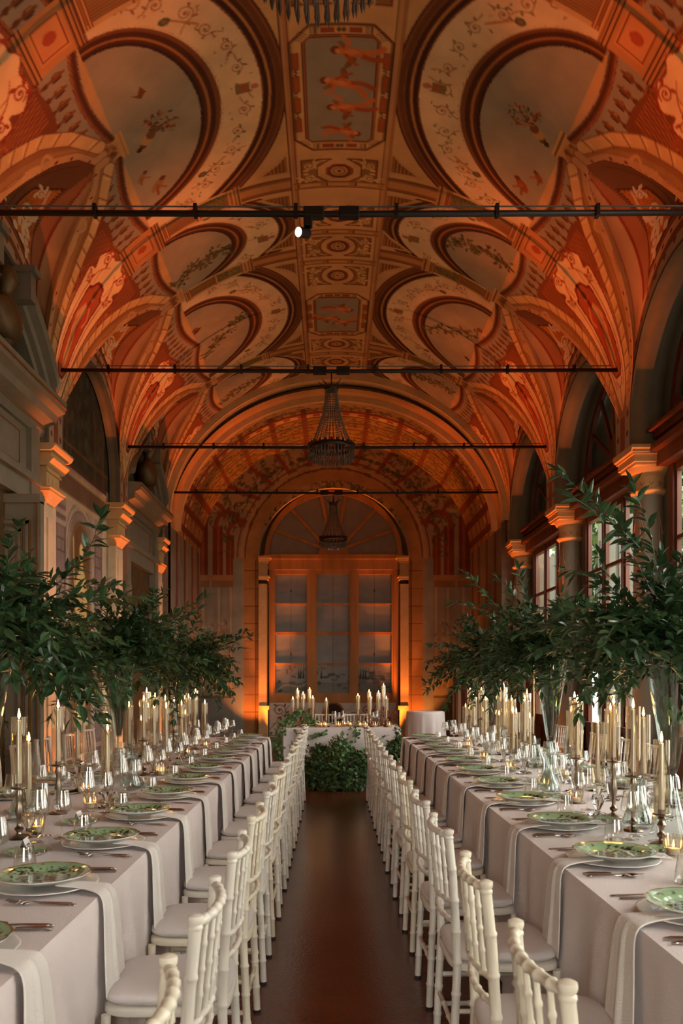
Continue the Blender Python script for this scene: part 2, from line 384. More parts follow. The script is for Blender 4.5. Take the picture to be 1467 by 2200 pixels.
        # hatched triangles and bars towards the crown strip
        for yb in (5.66,8.44,9.83,12.57):
            C.rect(.43,1.1,yb-.12,yb+.12,(180,130,86)); C.rect(.43,1.15,yb-.1,yb+.1,(150,98,60)); C.rect(.5,1.1,yb-.05,yb+.05,(190,140,92)); C.stroke([(.43,yb-.1),(1.1,yb-.1)],.012,DARK); C.stroke([(.43,yb+.1),(1.1,yb+.1)],.012,DARK)
            for sg in (-1,1):
                C.fill([(.5,yb+sg*.17),(.5,yb+sg*.55),(.62,yb+sg*.4),(.9,yb+sg*.17)],(200,160,112)); C.fill([(.53,yb+sg*.2),(.53,yb+sg*.46),(.62,yb+sg*.34),(.8,yb+sg*.2)],(122,78,48))
                for k in range(6): C.stroke([(.545+.04*k,yb+sg*.21),(.545+.04*k,yb+sg*(.42-.04*k))],.01,(190,140,84))
        # columns painted across the vault
        for yb,fl in ((5.66,1),(8.44,1),(9.83,0),(12.57,0)):
            wd=.11 if fl else .085
            C.rect(1.1,1.98,yb-wd-.04,yb+wd+.04,(214,176,130)); C.rect(1.12,1.98,yb-wd,yb+wd,(168,124,80))
            for k in range(-4,5): C.stroke([(1.55,yb+k*wd/4.5),(1.92,yb+k*wd/4.5)],.007,(100,72,44))
            C.rect(1.2,1.52,yb-wd,yb+wd,OLV)
            for _ in range(60): C.ell(rnd.uniform(1.22,1.5),yb+rnd.uniform(-wd,wd),.014,.008,rnd.choice([(84,90,52),(170,140,84),(110,70,40)]),.9,rot=rnd.random()*3,n=7)
            for u in (1.12,1.17,1.53,1.9,1.95): C.rect(u-.02,u+.02,yb-wd-.03,yb+wd+.03,(150,84,50)); C.rect(u-.006,u+.006,yb-wd-.03,yb+wd+.03,(222,180,130))
            C.rect(1.04,1.1,yb-wd-.06,yb+wd+.06,(196,150,100)); C.rect(1.06,1.075,yb-wd-.06,yb+wd+.06,DARK)
        for yb in (5.66,8.44):
            C.rect(1.96,2.5,yb-.22,yb+.22,(196,140,92))
            for u in (1.97,2.0,2.04,2.4,2.44,2.48): C.rect(u-.007,u+.007,yb-.23,yb+.23,DARK)
            C.rect(2.08,2.36,yb-.15,yb+.15,(214,150,104)); C.frame(2.1,2.34,yb-.13,yb+.13,.012,(120,60,36)); C.ell(2.22,yb,.06,.05,(176,84,56))
        # haunch: cartouche on each pier
        for yb in (5.6,8.35,11.1,13.85):
            for sg in (-1,1):
                C.fill(spl([(2.46,yb+sg*.75),(2.5,yb+sg*.3),(2.9,yb+sg*.32),(3.1,yb+sg*.5),(2.8,yb+sg*.72)],6,True),(128,72,44)); 
                for k in range(9): C.stroke([(2.5,yb+sg*(.62-.035*k)),(2.86,yb+sg*(.66-.03*k))],.008,(196,120,70))
                C.fill(spl([(2.86,yb+sg*.36),(3.0,yb+sg*.34),(3.2,yb+sg*.47),(3.02,yb+sg*.62),(2.86,yb+sg*.6)],6,True),(160,88,52))
                for _ in range(30): C.ell(rnd.uniform(2.88,3.12),yb+sg*rnd.uniform(.38,.58),.016,.012,rnd.choice([(200,124,70),(110,56,34)]),.8,n=7)
            sh=[(2.52,yb-.1),(2.46,yb),(2.52,yb+.1),(2.5,yb+.22),(2.62,yb+.34),(2.74,yb+.28),(2.78,yb+.36),(2.95,yb+.33),(3.3,yb+.27),(3.7,yb+.2),(4.0,yb+.12),(4.2,yb+.02),(4.2,yb-.02),(4.0,yb-.12),(3.7,yb-.2),(3.3,yb-.27),(2.95,yb-.33),(2.78,yb-.36),(2.74,yb-.28),(2.62,yb-.34),(2.5,yb-.22)]
            C.fill(spl(sh,5,True),(150,64,40)); sh=[(a,yb+(b-yb)*1.14) for a,b in sh]; C.fill(spl(sh,5,True),(150,64,40)); sh2=[(a+(.015 if a<3.5 else -.02),yb+(b-yb)*.93) for a,b in sh]; C.fill(spl(sh2,5,True),(246,214,172))
            for sg in (-1,1):
                C.scroll(2.6,yb+sg*.23,.07,PI/2*sg,sg,(168,70,44),.016,turns=1.8,tail=False); C.scroll(2.86,yb+sg*.3,.05,0,-sg,(168,70,44),.014,tail=False)
                C.stroke(spl([(2.66,yb+sg*.14),(2.8,yb+sg*.23),(3.2,yb+sg*.22),(3.7,yb+sg*.16),(3.95,yb+sg*.08)],6),.014,(184,84,52))
                C.stroke(spl([(2.62,yb+sg*.08),(2.7,yb+sg*.17),(2.85,yb+sg*.16)],6),.01,(190,120,80))
            ni=[(2.78,yb),(2.8,yb+.09),(2.88,yb+.14),(2.9,yb+.19),(3.0,yb+.19),(3.4,yb+.165),(3.75,yb+.13),(3.85,yb+.06),(3.85,yb-.06),(3.75,yb-.13),(3.4,yb-.165),(3.0,yb-.19),(2.9,yb-.19),(2.88,yb-.14),(2.8,yb-.09)]
            C.fill(np.array(ni)*1,(128,34,24)); C.fill(np.array([(3.33+(a-3.33)*.94,yb+(b-yb)*.88) for a,b in ni]),(184,96,58))
            # draped standing figure in the niche (head towards the crown)
            C.T=(3.3,yb,1.,0)
            C.ell(-.36,.01,.055,.04,(212,138,92)); C.ell(-.38,.0,.045,.045,(150,80,44)); C.fill(spl([(-.3,-.03),(-.3,.04),(-.22,.09),(.0,.1),(.25,.085),(.42,.05),(.42,-.05),(.2,-.09),(-.02,-.09),(-.22,-.09)],5,True),(196,74,48))
            C.fill(spl([(-.24,-.05),(-.2,.02),(.0,.0),(.1,.03),(.16,-.02),(.05,-.09),(-.15,-.1)],5,True),(236,184,132)); C.fill(spl([(.1,-.06),(.12,.04),(.3,.06),(.42,.04),(.42,-.02),(.28,-.05)],5,True),(224,176,124))
            for k in range(8): C.stroke([(-.15+.03*k,-.07+.02*k),(.1+.03*k,-.05+.016*k)],.006,(150,60,40),.7)
            C.stroke(spl([(-.24,.06),(-.14,.13),(-.05,.1)],4),.03,(224,160,112)); C.stroke(spl([(-.24,-.06),(-.1,-.12),(-.02,-.06)],4),.03,(224,160,112)); C.T=None
            C.stroke(spl([(3.87,yb-.07),(3.95,yb),(3.87,yb+.07)],5),.014,(150,50,36)); C.stroke([(3.95,yb),(4.15,yb)],.012,(150,50,36))
        # twisted garlands, reclining putto over each lunette, volute
        for ym in (4.22,6.98,9.73,12.48):
            C.fill([(2.0,ym-.11),(2.0,ym+.11),(2.3,ym+.1),(2.3,ym-.1)],(206,160,110)); C.rect(1.97,2.04,ym-.15,ym+.15,(216,172,122)); C.rect(2.0,2.012,ym-.15,ym+.15,DARK)
            C.ell(2.16,ym,.1,.1,(186,136,86))
            for _ in range(50): C.ring(rnd.uniform(2.08,2.25),ym+rnd.uniform(-.08,.08),.014,.014,.005,(110,70,42),.9,n=8)
            C.ell(2.29,ym,.045,.06,(150,100,60)); C.ell(2.29,ym,.02,.03,DARK)
            for sg in (-1,1):
                q=np.linspace(2.2,4.15,60); wv=np.interp(q,WQ,WW)+.02
                ribb=np.stack([q,ym+sg*(wv+.02)],1)
                inn=np.stack([q,ym+sg*np.interp(q,[2.2,2.4,2.63,2.99,3.35,3.71,4.15],[.05,.33,.52,.72,.86,.98,1.16])],1)
                out=np.stack([q,ym+sg*np.interp(q,[2.2,2.4,2.63,2.99,3.35,3.71,4.15],[.14,.45,.66,.85,.98,1.08,1.22])],1)
                C.fill(np.vstack([out,ribb[::-1]]),(160,110,68))
                C.fill(np.vstack([inn,ribb[::-1]]),(176,130,84))
                C.stroke(out,.13,(110,62,38)); C.stroke(out,.112,(226,184,132))
                for k in range(1,59,4):
                    a=out[k]; d=out[min(k+1,59)]-out[k-1]; d/=np.hypot(*d); nn=np.array([-d[1],d[0]]); C.stroke(spl([a-nn*.052-d*.02,a+d*.01,a+nn*.052+d*.04],3),.012,(128,76,44)); C.stroke([a-nn*.03+d*.03,a+nn*.02+d*.05],.02,(244,212,168),.7)
                # grey-white ribbon with berries beside the groin
                C.stroke(ribb,.1,(150,70,44)); C.stroke(ribb,.085,(206,160,120))
                for k in range(4,58,4): C.ell(ribb[k,0],ribb[k,1],.02,.014,(128,40,30),n=10)
            # pale reclining figures between garland and ribbon
            for sg in (-1,1):
                C.T=(2.86,ym+sg*.53,.95,sg*.42)
                C.ell(0,0,.17,.05,(214,170,124)); C.ell(-.2,.01,.045,.04,(204,156,110)); C.stroke(spl([(-.14,0),(-.2,sg*.08),(-.27,sg*.02)],5),.03,(212,168,120)); C.stroke(spl([(.12,0),(.25,.02),(.36,-.02)],5),.045,(206,160,112)); C.stroke(spl([(-.1,.03),(0,.07),(.1,.04)],4),.008,(150,100,64)); C.stroke(spl([(.05,-.04),(.2,-.03),(.34,-.05)],4),.01,(150,100,64)); C.T=None
    C.mir=1.
    # crown strip
    C.rect(-.47,.47,3.4,14,(214,172,124))
    for u in (-.47,.47):
        C.rect(u-.035,u+.035,3.4,14,(196,150,104)); C.stroke([(u-.03,3.4),(u-.03,14)],.012,DARK); C.stroke([(u+.012,3.4),(u+.012,14)],.008,REDB); C.stroke([(u+.035,3.4),(u+.035,14)],.012,(110,60,36))
    def octa(yc,hy,hx=.43,c=.17):
        return lambda k:[(-hx+k,yc-hy+c),(-hx+c,yc-hy+k),(hx-c,yc-hy+k),(hx-k,yc-hy+c),(hx-k,yc+hy-c),(hx-c,yc+hy-k),(-hx+c,yc+hy-k),(-hx+k,yc+hy-c)]
    for (yc,hy,nb) in ((7.18,.76,4),(11.56,.66,3)):
        o=octa(yc,hy); C.fill(o(0),(216,176,126)); C.stroke(o(0),.02,DARK,closed=True); C.stroke(o(.02),.012,(172,110,60),closed=True)
        C.fill(o(.1),(112,58,34)); C.stroke(o(.115),.012,(176,110,60),closed=True); C.fill(o(.135),(156,148,134))
        for sx in (-1,1):
            n=nb
            for k in range(n):
                v=yc-hy+.24+(2*hy-.48)*(k+.5)/n; C.rect(sx*.385-.028,sx*.385+.028,v-.09,v+.09,(170,88,46)); C.frame(sx*.385-.028,sx*.385+.028,v-.09,v+.09,.008,(104,66,40))
                if k<n-1:
                    vv=v+(2*hy-.48)/n/2
                    for d in (-.02,.02): C.ell(sx*.385,vv+d,.03,.013,(110,86,52)); C.ell(sx*.385+.02,vv+d,.012,.012,(222,180,120))
            for sy in (-1,1):
                for k in range(4): C.stroke([(sx*(.34-.018*k),yc+sy*(hy-.155+.02*k)),(sx*(.40-.018*k),yc+sy*(hy-.125+.02*k))],.008,(80,54,34))
                for k in range(4): C.stroke([(sx*(.25-.018*k),yc+sy*(hy-.09)),(sx*(.25-.018*k),yc+sy*(hy-.02))],.008,(80,54,34))
                C.rect(min(sx*.06,sx*.17),max(sx*.06,sx*.17),min(yc+sy*(hy-.085),yc+sy*(hy-.035)),max(yc+sy*(hy-.085),yc+sy*(hy-.035)),(158,80,44))
                C.ell(sx*.02,yc+sy*(hy-.055),.02,.025,(108,84,50))
    SK=(214,120,66); SKD=(176,84,44); SKL=(232,152,96)
    def putto(u,v,s,rot,flip=1):
        C.T=(u,v,s,rot)
        f=flip
        C.fill(spl([(-.02,-.02*f),(.05,-.14*f),(.02,-.18*f),(-.05,-.08*f)],4,True),(132,92,54)); C.fill(spl([(.0,.02*f),(.1,.12*f),(.13,.1*f),(.06,.0)],4,True),(150,104,60))
        C.stroke(spl([(.0,0),(-.1,.015*f),(-.2,.03*f),(-.27,.09*f)],5),.06,SK); C.stroke(spl([(-.08,-.02*f),(-.2,-.05*f),(-.3,-.03*f)],5),.055,SKD)
        C.ell(.0,0,.1,.058,SK); C.ell(.01,.012*f,.07,.03,SKL,.7); C.ell(.13,.02*f,.05,.048,SK); C.ell(.15,.02*f,.045,.045,(128,70,38)); C.ell(.125,.01*f,.028,.03,SKL)
        C.stroke(spl([(.06,.03*f),(.04,.12*f),(.1,.18*f)],5),.032,SK); C.stroke(spl([(.05,-.03*f),(-.01,-.1*f),(-.06,-.13*f)],5),.032,SKD)
        C.stroke([(-.05,-.03*f),(.0,-.045*f),(.05,-.03*f)],.008,(150,70,40),.8); C.T=None
    putto(.09,6.72,.95,PI*1.03,1); putto(.0,7.05,.95,PI*1.1-.0,-1); putto(.05,7.36,.9,-.1+PI*0+PI,1); putto(.06,7.68,.75,PI*.0+.15,1)
    putto(.06,11.36,.9,PI*.02,1); putto(-.12,11.66,.85,.3,-1); putto(.08,11.78,.8,PI*.85,1)
    def rosette(yc,hy,oct_=False):
        for sx in (-1,1):
            C.rect(min(sx*.08,sx*.39),max(sx*.08,sx*.39),yc-hy,yc+hy,(120,62,36)); C.rect(min(sx*.1,sx*.375),max(sx*.1,sx*.375),yc-hy+.02,yc+hy-.02,(150,110,64))
            for sy in (-1,1):
                C.scroll(sx*.31,yc+sy*hy*.5,.055,rnd.random()*6,sx*sy,(226,188,136),.015); C.stroke(spl([(sx*.12,yc+sy*hy*.85),(sx*.2,yc+sy*hy*.8),(sx*.28,yc+sy*hy*.25)],5),.014,(220,180,128))
                C.ell(sx*.34,yc+sy*.03,.03,.018,(224,186,134))
        if oct_: 
            t=np.arange(8)*PI/4+PI/8; P=np.stack([np.cos(t),np.sin(t)],1)
            C.fill(P*[.25,hy*1.05]+[0,yc],(120,62,36)); C.fill(P*[.232,hy*.97]+[0,yc],(212,170,122)); C.fill(P*[.15,hy*.62]+[0,yc],(150,74,40)); 
        else:
            C.ell(0,yc,.225,hy*1.02,(120,62,36)); C.ell(0,yc,.205,hy*.94,(212,170,122)); C.ell(0,yc,.14,hy*.62,(140,70,40))
        C.rect(-.07,.07,yc-hy*1.1,yc-hy*.8,(212,170,122)); C.rect(-.07,.07,yc+hy*.8,yc+hy*1.1,(212,170,122))
        C.ell(0,yc,.11,hy*.5,(92,46,28)); C.ell(0,yc+.0,.088,hy*.4,(206,158,104))
        for k in range(12): a=k*PI/6; C.ell(.06*math.cos(a),yc+hy*.27*math.sin(a),.018,.014,(150,100,60),.9,rot=a,n=8)
        C.ell(0,yc,.02,.02,(96,50,30),n=10)
    for yc,hy,oc in ((6.02,.22,1),(8.28,.2,1),(8.72,.1,0),(9.08,.2,0),(9.62,.0,0),(10.42,.0,0),(12.58,.0,0)):
        if hy>.15: rosette(yc,hy,oc)
    for yc,hy in ((9.72,.22),(10.42,.24),(12.55,.2),(13.25,.2)): rosette(yc,hy)
    for yb in (8.5,9.4,10.07,12.9):
        C.rect(-.47,.47,yb-.05,yb+.05,(176,124,78)); C.stroke([(-.47,yb-.05),(.47,yb-.05)],.01,DARK); C.stroke([(-.47,yb+.05),(.47,yb+.05)],.01,DARK)
        for k in (-.3,0,.3): C.rect(k-.11,k+.11,yb-.02,yb+.02,(206,160,108)); C.rect(k-.13,k-.12,yb-.03,yb+.03,DARK)
    # lunette cells get their own paint sheet: u = distance down the haunch, v = offset / half width
    D = Canvas(2.2, 4.35, -1.05, 1.05, .006, (150,86,56))
    D.rect(2.2,4.35,-1.05,-.72,(206,160,124)); D.rect(2.2,4.35,.72,1.05,(206,160,124)); 
    for sg in (-1,1):
        D.stroke([(2.2,sg*.73),(4.35,sg*.73)],.03,(150,36,28)); D.stroke([(2.2,sg*.95),(4.35,sg*.95)],.014,(150,60,44))
        D.rect(2.2,4.35,min(sg*.5,sg*.7),max(sg*.5,sg*.7),(178,112,76)); D.stroke([(2.2,sg*.5),(4.35,sg*.5)],.016,(96,40,28))
    D.rect(2.2,4.35,-.5,.5,(132,84,58)); D.stroke([(2.5,0),(4.0,0)],.03,(110,66,44)); D.rect(3.98,4.12,-.75,.75,(206,160,124)); D.rect(3.965,3.985,-.72,.72,(150,36,28))
    for v_ in np.arange(-.66,.7,.16): D.ell(4.05,v_,.03,.025,(128,40,30),n=9)
    for sg in (-1,1):
        T_=[(2.75,sg*.46),(3.2,sg*.1),(3.9,sg*.06),(3.93,sg*.62),(3.4,sg*.48)]
        cx_,cy_=3.45,sg*.34; D.fill([(a,b) for a,b in T_],(96,48,32)); D.fill([(cx_+(a-cx_)*.9,cy_+(b-cy_)*.86) for a,b in T_],(206,122,54))
        for _ in range(420):
            w1,w2=rnd.random(),rnd.random(); p=rnd.randrange(4); A_,B_=T_[p],T_[p+1]; u=cx_+((A_[0]-cx_)*w1+(B_[0]-cx_)*(1-w1))*.85*math.sqrt(w2); v=cy_+((A_[1]-cy_)*w1+(B_[1]-cy_)*(1-w1))*.8*math.sqrt(w2); D.ell(u,v,.008,.007,(150,78,36),.8,n=6)
        D.scroll(3.5,sg*.28,.13,0,sg,(238,216,192),.036,turns=1.7); D.scroll(3.75,sg*.42,.08,1.5,-sg,(238,216,192),.03,tail=False); D.scroll(3.15,sg*.27,.07,2,sg,(238,216,192),.026,tail=False)
        D.stroke(spl([(3.0,sg*.33),(3.3,sg*.42),(3.7,sg*.3),(3.88,sg*.52)],6),.032,(232,208,182)); D.ell(3.84,sg*.2,.05,.05,(238,216,192))
    return C, D
def build_vault():
    C, D = paint_vault()
    q = np.concatenate([np.arange(-VL/2, VL/2, .0125), [VL/2]]); y = np.arange(3.6, YEND+.006, .0125)
    Q, Y = np.meshgrid(q, y, indexing='ij')
    P, ins, t, dy = vault_point(Q, Y)
    col = C.sample(Q, Y)
    m = np.array(MID)[np.argmin(np.stack([np.abs(Y-k) for k in MID]), 0)]
    cl = D.sample(np.abs(Q), np.where(Y > m, 1, -1)*t)
    col = np.where(ins[..., None], cl, col)*np.array([.93,.80,.62])  # warm darkening tint over all the paint stands in for deeper orange light
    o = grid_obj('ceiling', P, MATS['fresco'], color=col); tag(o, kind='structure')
    # nearer, unseen run of the same vault
    q = np.linspace(-VL/2, VL/2, 90); y = np.linspace(-3.0, 3.6, 80); Q, Y = np.meshgrid(q, y, indexing='ij'); P, *_ = vault_point(Q, Y)
    o = grid_obj('ceiling', P, MATS['plain_plaster']); tag(o, kind='structure')
vmat('fresco', .8, .2, 25., .18)
mat('plain_plaster', (206,160,112), .85, bump=.2, bscale=20, var=.2)
build_vault()
# ---------------------------------------------------------------- materials for the room
mat('plaster_dark', (120,104,84), .8, bump=.2, bscale=25, var=.25)
mat('stone_grey', (128,122,106), .7, bump=.15, bscale=30, var=.2)
mat('stone_gold', (206,166,112), .7, bump=.1, var=.12)
mat('stone_cream', (222,196,160), .7, bump=.1, var=.12)
mat('gilt', (150,104,48), .45, metal=.6, var=.2)
mat('wood_window', (104,52,30), .5, bump=.2, bscale=20, var=.3, stretch=(1,1,.1))
mat('wood_ochre', (186,122,56), .6, bump=.2, bscale=20, var=.3, stretch=(1,1,.1))
mat('panel_paint', (126,116,98), .55, var=.15)
mat('panel_dark', (96,88,74), .6, var=.15)
mat('bronze_dark', (44,32,26), .4, metal=.7)
mat('iron_black', (20,18,17), .5, metal=.3)
mat('cable_grey', (96,92,86), .5)
mat('shutter_grey', (128,128,116), .6, var=.12)
mat('louver_grey', (112,116,110), .6, var=.2)
mat('dark_bronze_bust', (104,80,48), .5, metal=.4, bump=.3, bscale=18, var=.4)
glassmat('window_glass', (235,240,238), .8)
vmat('wall_fresco', .8, .2, 20., .22)
XR, XL = 3.0, -2.84
# floor
def floor_material():
    m = mat('floor_resin', (92,50,34), .3, var=.0); nt = m.node_tree; b = nt.nodes['Principled BSDF']
    tc = nt.nodes.new('ShaderNodeTexCoord'); n = nt.nodes.new('ShaderNodeTexNoise'); n.inputs['Scale'].default_value = 1.3; n.inputs['Detail'].default_value = 9; n.inputs['Roughness'].default_value = .65
    nt.links.new(tc.outputs['Object'], n.inputs['Vector']); r = nt.nodes.new('ShaderNodeValToRGB'); r.color_ramp.elements[0].position=.3; r.color_ramp.elements[1].position=.72
    r.color_ramp.elements[0].color=(*lin((88,44,29)),1); r.color_ramp.elements[1].color=(*lin((104,57,39)),1); nt.links.new(n.outputs['Fac'], r.inputs['Fac']); nt.links.new(r.outputs['Color'], b.inputs['Base Color'])
    v = nt.nodes.new('ShaderNodeTexNoise'); v.inputs['Scale'].default_value = 60; nt.links.new(tc.outputs['Object'], v.inputs['Vector'])
    bp = nt.nodes.new('ShaderNodeBump'); bp.inputs['Strength'].default_value=.25; bp.inputs['Distance'].default_value=.004; nt.links.new(v.outputs['Fac'], bp.inputs['Height']); nt.links.new(bp.outputs['Normal'], b.inputs['Normal'])
    mr = nt.nodes.new('ShaderNodeMapRange'); mr.inputs['To Min'].default_value=.16; mr.inputs['To Max'].default_value=.3; nt.links.new(n.outputs['Fac'], mr.inputs['Value']); nt.links.new(mr.outputs['Result'], b.inputs['Roughness'])
floor_material()
mb = MB(); mb.box(-3.6,3.75,-3.2,17.8,-.1,0); tag(mb.build('floor', MATS['floor_resin']), kind='structure')
mb = MB(); mb.box(3.8,60,-60,60,-.5,-.3); mb.box(-60,3.8,-60,-3.3,-.5,-.3); mat('gravel_pale', (150,142,126), .9, var=.3); tag(mb.build('ground', MATS['gravel_pale']), kind='structure')
# ------------------------------------------------ arcade arches over both walls
HWO = 1.15; ZSP = EYE+2.6; ATOP = EYE+3.74; ZCAP = 3.80
def arch_curve(yc, hw, ztop, zs, zb, n=40, nl=8):
    pts = [(yc-hw, z) for z in np.linspace(zb, zs, nl)[:-1]]
    pts += [(yc-hw*math.cos(a), zs+(ztop-zs)*math.sin(a)) for a in np.linspace(0, PI, n)]
    pts += [(yc+hw, z) for z in np.linspace(zs, zb, nl)[1:]]
    return np.array(pts)
def arcade(side):
    x = XR if side > 0 else XL; dep = .4 if side > 0 else .14
    names = 'wall_right' if side > 0 else 'wall_left'
    for i, yc in enumerate(MID):
        if yc < 3: n_, nl_ = 24, 3
        else: n_, nl_ = 160, 30
        A = arch_curve(yc, HWO, ATOP, ZSP, ZCAP, n_, nl_); B = arch_curve(yc, BAY/2, ATOP+.3, ZSP, ZCAP, n_, nl_)
        s = np.concatenate([[0], np.cumsum(np.hypot(*np.diff(A, axis=0).T))]); k = np.linspace(0,1,14)
        Y = A[:,None,0]*(1-k)+B[:,None,0]*k; Z = A[:,None,1]*(1-k)+B[:,None,1]*k
        P = np.stack([np.full_like(Y, x), Y, Z], -1)
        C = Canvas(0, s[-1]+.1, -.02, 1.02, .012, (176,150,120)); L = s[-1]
        C.rect(0,L,0,.1,(120,96,74)); C.rect(0,L,.06,.1,(70,50,38)); C.rect(0,L,.75,1.1,(150,80,56)); C.stroke([(0,.75),(L,.75)],.05,(128,44,32))
        u=.15
        while u < L: C.ell(u,.42,.035,.12,(112,36,28)); u += .2
        U, V = np.meshgrid(s, k, indexing='ij')
        tag(grid_obj(names, P, MATS['wall_fresco'], color=C.sample(U, V)), kind='structure')
        e = np.linspace(0, dep, 6)
        P = np.stack([x+side*e[None,:]+0*A[:,None,0], A[:,None,0]+0*e, A[:,None,1]+0*e], -1)
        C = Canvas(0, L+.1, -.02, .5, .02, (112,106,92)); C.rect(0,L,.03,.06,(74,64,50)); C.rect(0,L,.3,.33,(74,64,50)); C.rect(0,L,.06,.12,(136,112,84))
        U, V = np.meshgrid(s, e, indexing='ij')
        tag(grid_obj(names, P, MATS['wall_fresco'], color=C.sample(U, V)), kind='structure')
arcade(1); arcade(-1)
# pier blocks above capitals on the window side, wall body between them
mb = MB()
for p in PIER: mb.box(XR+.002, 3.42, p-.22, p+.22, ZCAP, 6.5)
tag(mb.build('wall_right', MATS['stone_grey']), kind='structure')
mb = MB()
for yc in MID: mb.box(3.40,3.5,yc-HWO-.25,yc-HWO,0,5.6); mb.box(3.40,3.5,yc+HWO,yc+HWO+.25,0,5.6)
mb.box(3.40,3.5,-3.0,.2,0,5.6)
tag(mb.build('wall_right', MATS['stone_grey']), kind='structure')
for i, yc in enumerate(MID):     # spandrel of the outer wall round each window arch
    A = arch_curve(yc, HWO, ATOP, ZSP, EYE+2.5, 30, 3); B = A.copy(); B[:,1] = np.maximum(B[:,1], EYE+2.5); B = np.stack([np.clip(yc+(A[:,0]-yc)*1.3, yc-BAY/2, yc+BAY/2), np.where(A[:,1]>ZSP-.01, ATOP+.6, A[:,1])],1)
    k = np.linspace(0,1,3); Y = A[:,None,0]*(1-k)+B[:,None,0]*k; Z = A[:,None,1]*(1-k)+B[:,None,1]*k
    tag(grid_obj('wall_right', np.stack([np.full_like(Y,3.41),Y,Z],-1), MATS['stone_grey'], smooth=False), kind='structure')
# ------------------------------------------------ windows on the garden side
def make_window(n, yc, full=True):
    out_ = yc > 5
    w = empty('window_%d' % n, (3.42, yc, 0)); tag(w, kind='structure')
    zt0, zt1 = EYE+2.14, EYE+2.5
    m = MB(); lights = [(-.95,-.38),(-.26,.3),(.42,.98)] if full else [(-.95,-.38),(-.26,.3),(.42,.98)]
    edges = [-HWO] + [v for l in lights for v in l] + [HWO]
    for a, b in zip(edges[::2], edges[1::2]): m.box(-.025,.02,a,b,.0,zt0)
    for a, b in zip(edges[::2], edges[1::2]):
        if b-a > .1: m.box(-.05,-.02,a+.04,b-.04,.1,zt0)
    m.box(-.05,.05,-HWO,HWO,0,.86); m.box(-.1,-.04,-HWO,HWO,.84,.9)
    for (a, b) in lights:
        for z in (1.57, 2.85): m.box(-.025,.02,a,b,z-.02,z+.02)
        m.box(-.04,.04,a,b,zt0-.08,zt0); m.box(-.07,-.04,a+.08,b-.08,.2,.7)
    m.build('frame', MATS['wood_window'], w)
    m = MB(); m.box(-.16,.06,-HWO,HWO,zt0,zt1); m.box(-.24,-.1,-HWO,HWO,zt0+.14,zt0+.2); m.box(-.2,-.1,-HWO,HWO,zt1-.09,zt1-.02); m.box(-.27,-.1,-HWO,HWO,zt1-.03,zt1)
    m.build('transom', MATS['wood_window'], w)
    m = MB(); A = arch_curve(0, HWO, ATOP, ZSP, zt1, 40, 3); Bc = arch_curve(0, HWO-.1, ATOP-.1, ZSP, zt1, 40, 3)
    for i in range(len(A)-1):
        q = [A[i],A[i+1],Bc[i+1],Bc[i]]; m.prism([tuple(p) for p in q], 0, -.03, .02)
    hub = [(-.2,zt1),(.2,zt1),(.17,zt1+.2),(.12,zt1+.36),(.05,zt1+.44),(-.05,zt1+.44),(-.12,zt1+.36),(-.17,zt1+.2)]
    m.prism(hub, 0, -.03, .02)
    for a in (14,38,62,84,96,118,142,166):
        a=R(a); c,s=math.cos(a),math.sin(a); r1=1./math.sqrt((c/(HWO-.05))**2+(s/(ATOP-zt1-.03))**2); p0=(.12*c,zt1+.05+.2*s); p1=(r1*c,zt1+r1*s); nx,nz=-s*.022,c*.022
        m.prism([(p0[0]-nx,p0[1]-nz),(p1[0]-nx,p1[1]-nz),(p1[0]+nx,p1[1]+nz),(p0[0]+nx,p0[1]+nz)],0,-.02,.015)
    m.build('fanlight', MATS['wood_window'], w)
    for (a, b) in lights:
        m = MB(); m.add([(0,a,.9),(0,b,.9),(0,b,zt0-.08),(0,a,zt0-.08)],[(0,1,2,3)]); m.build('pane', MATS['window_glass'], w)
    m = MB(); m.add([(0,p[0],p[1]) for p in Bc],[tuple(range(len(Bc)))]); m.build('pane', MATS['window_glass'], w)
    # slatted fan screen outside the lunette
    m = MB(); z = zt1+.02
    while z < ATOP+.1 and out_:
        hw = .3+(HWO-.02)*math.sqrt(max(0,1-((max(min(z,ATOP),ZSP)-ZSP)/(ATOP-ZSP))**2))
        m.box(-.035,.035,-hw,hw,-.006,.006, Matrix.Translation((.1,0,z)) @ Matrix.Rotation(R(62),4,'Y')); z += .042
    if out_: m.build('louver', MATS['louver_grey'], w)
    # folded-back shutters outside each light
    for (a, b) in (lights if out_ else []):
        for yy, sg in ((b+.0, -1),):
            m = MB(); m.box(0,.24,-.02,.02,.3,zt0-.1); m.box(.03,.2,-.03,.03,1.0,1.9); m.box(.03,.2,-.03,.03,2.1,zt0-.3)
            o = m.build('shutter', MATS['shutter_grey'], w); o.location = (.1, yy, 0); o.rotation_euler = (0,0,R(14)*sg)
    return w
for i, yc in enumerate(MID): make_window(i+1, yc)
make_window(6, MID[0]-BAY)
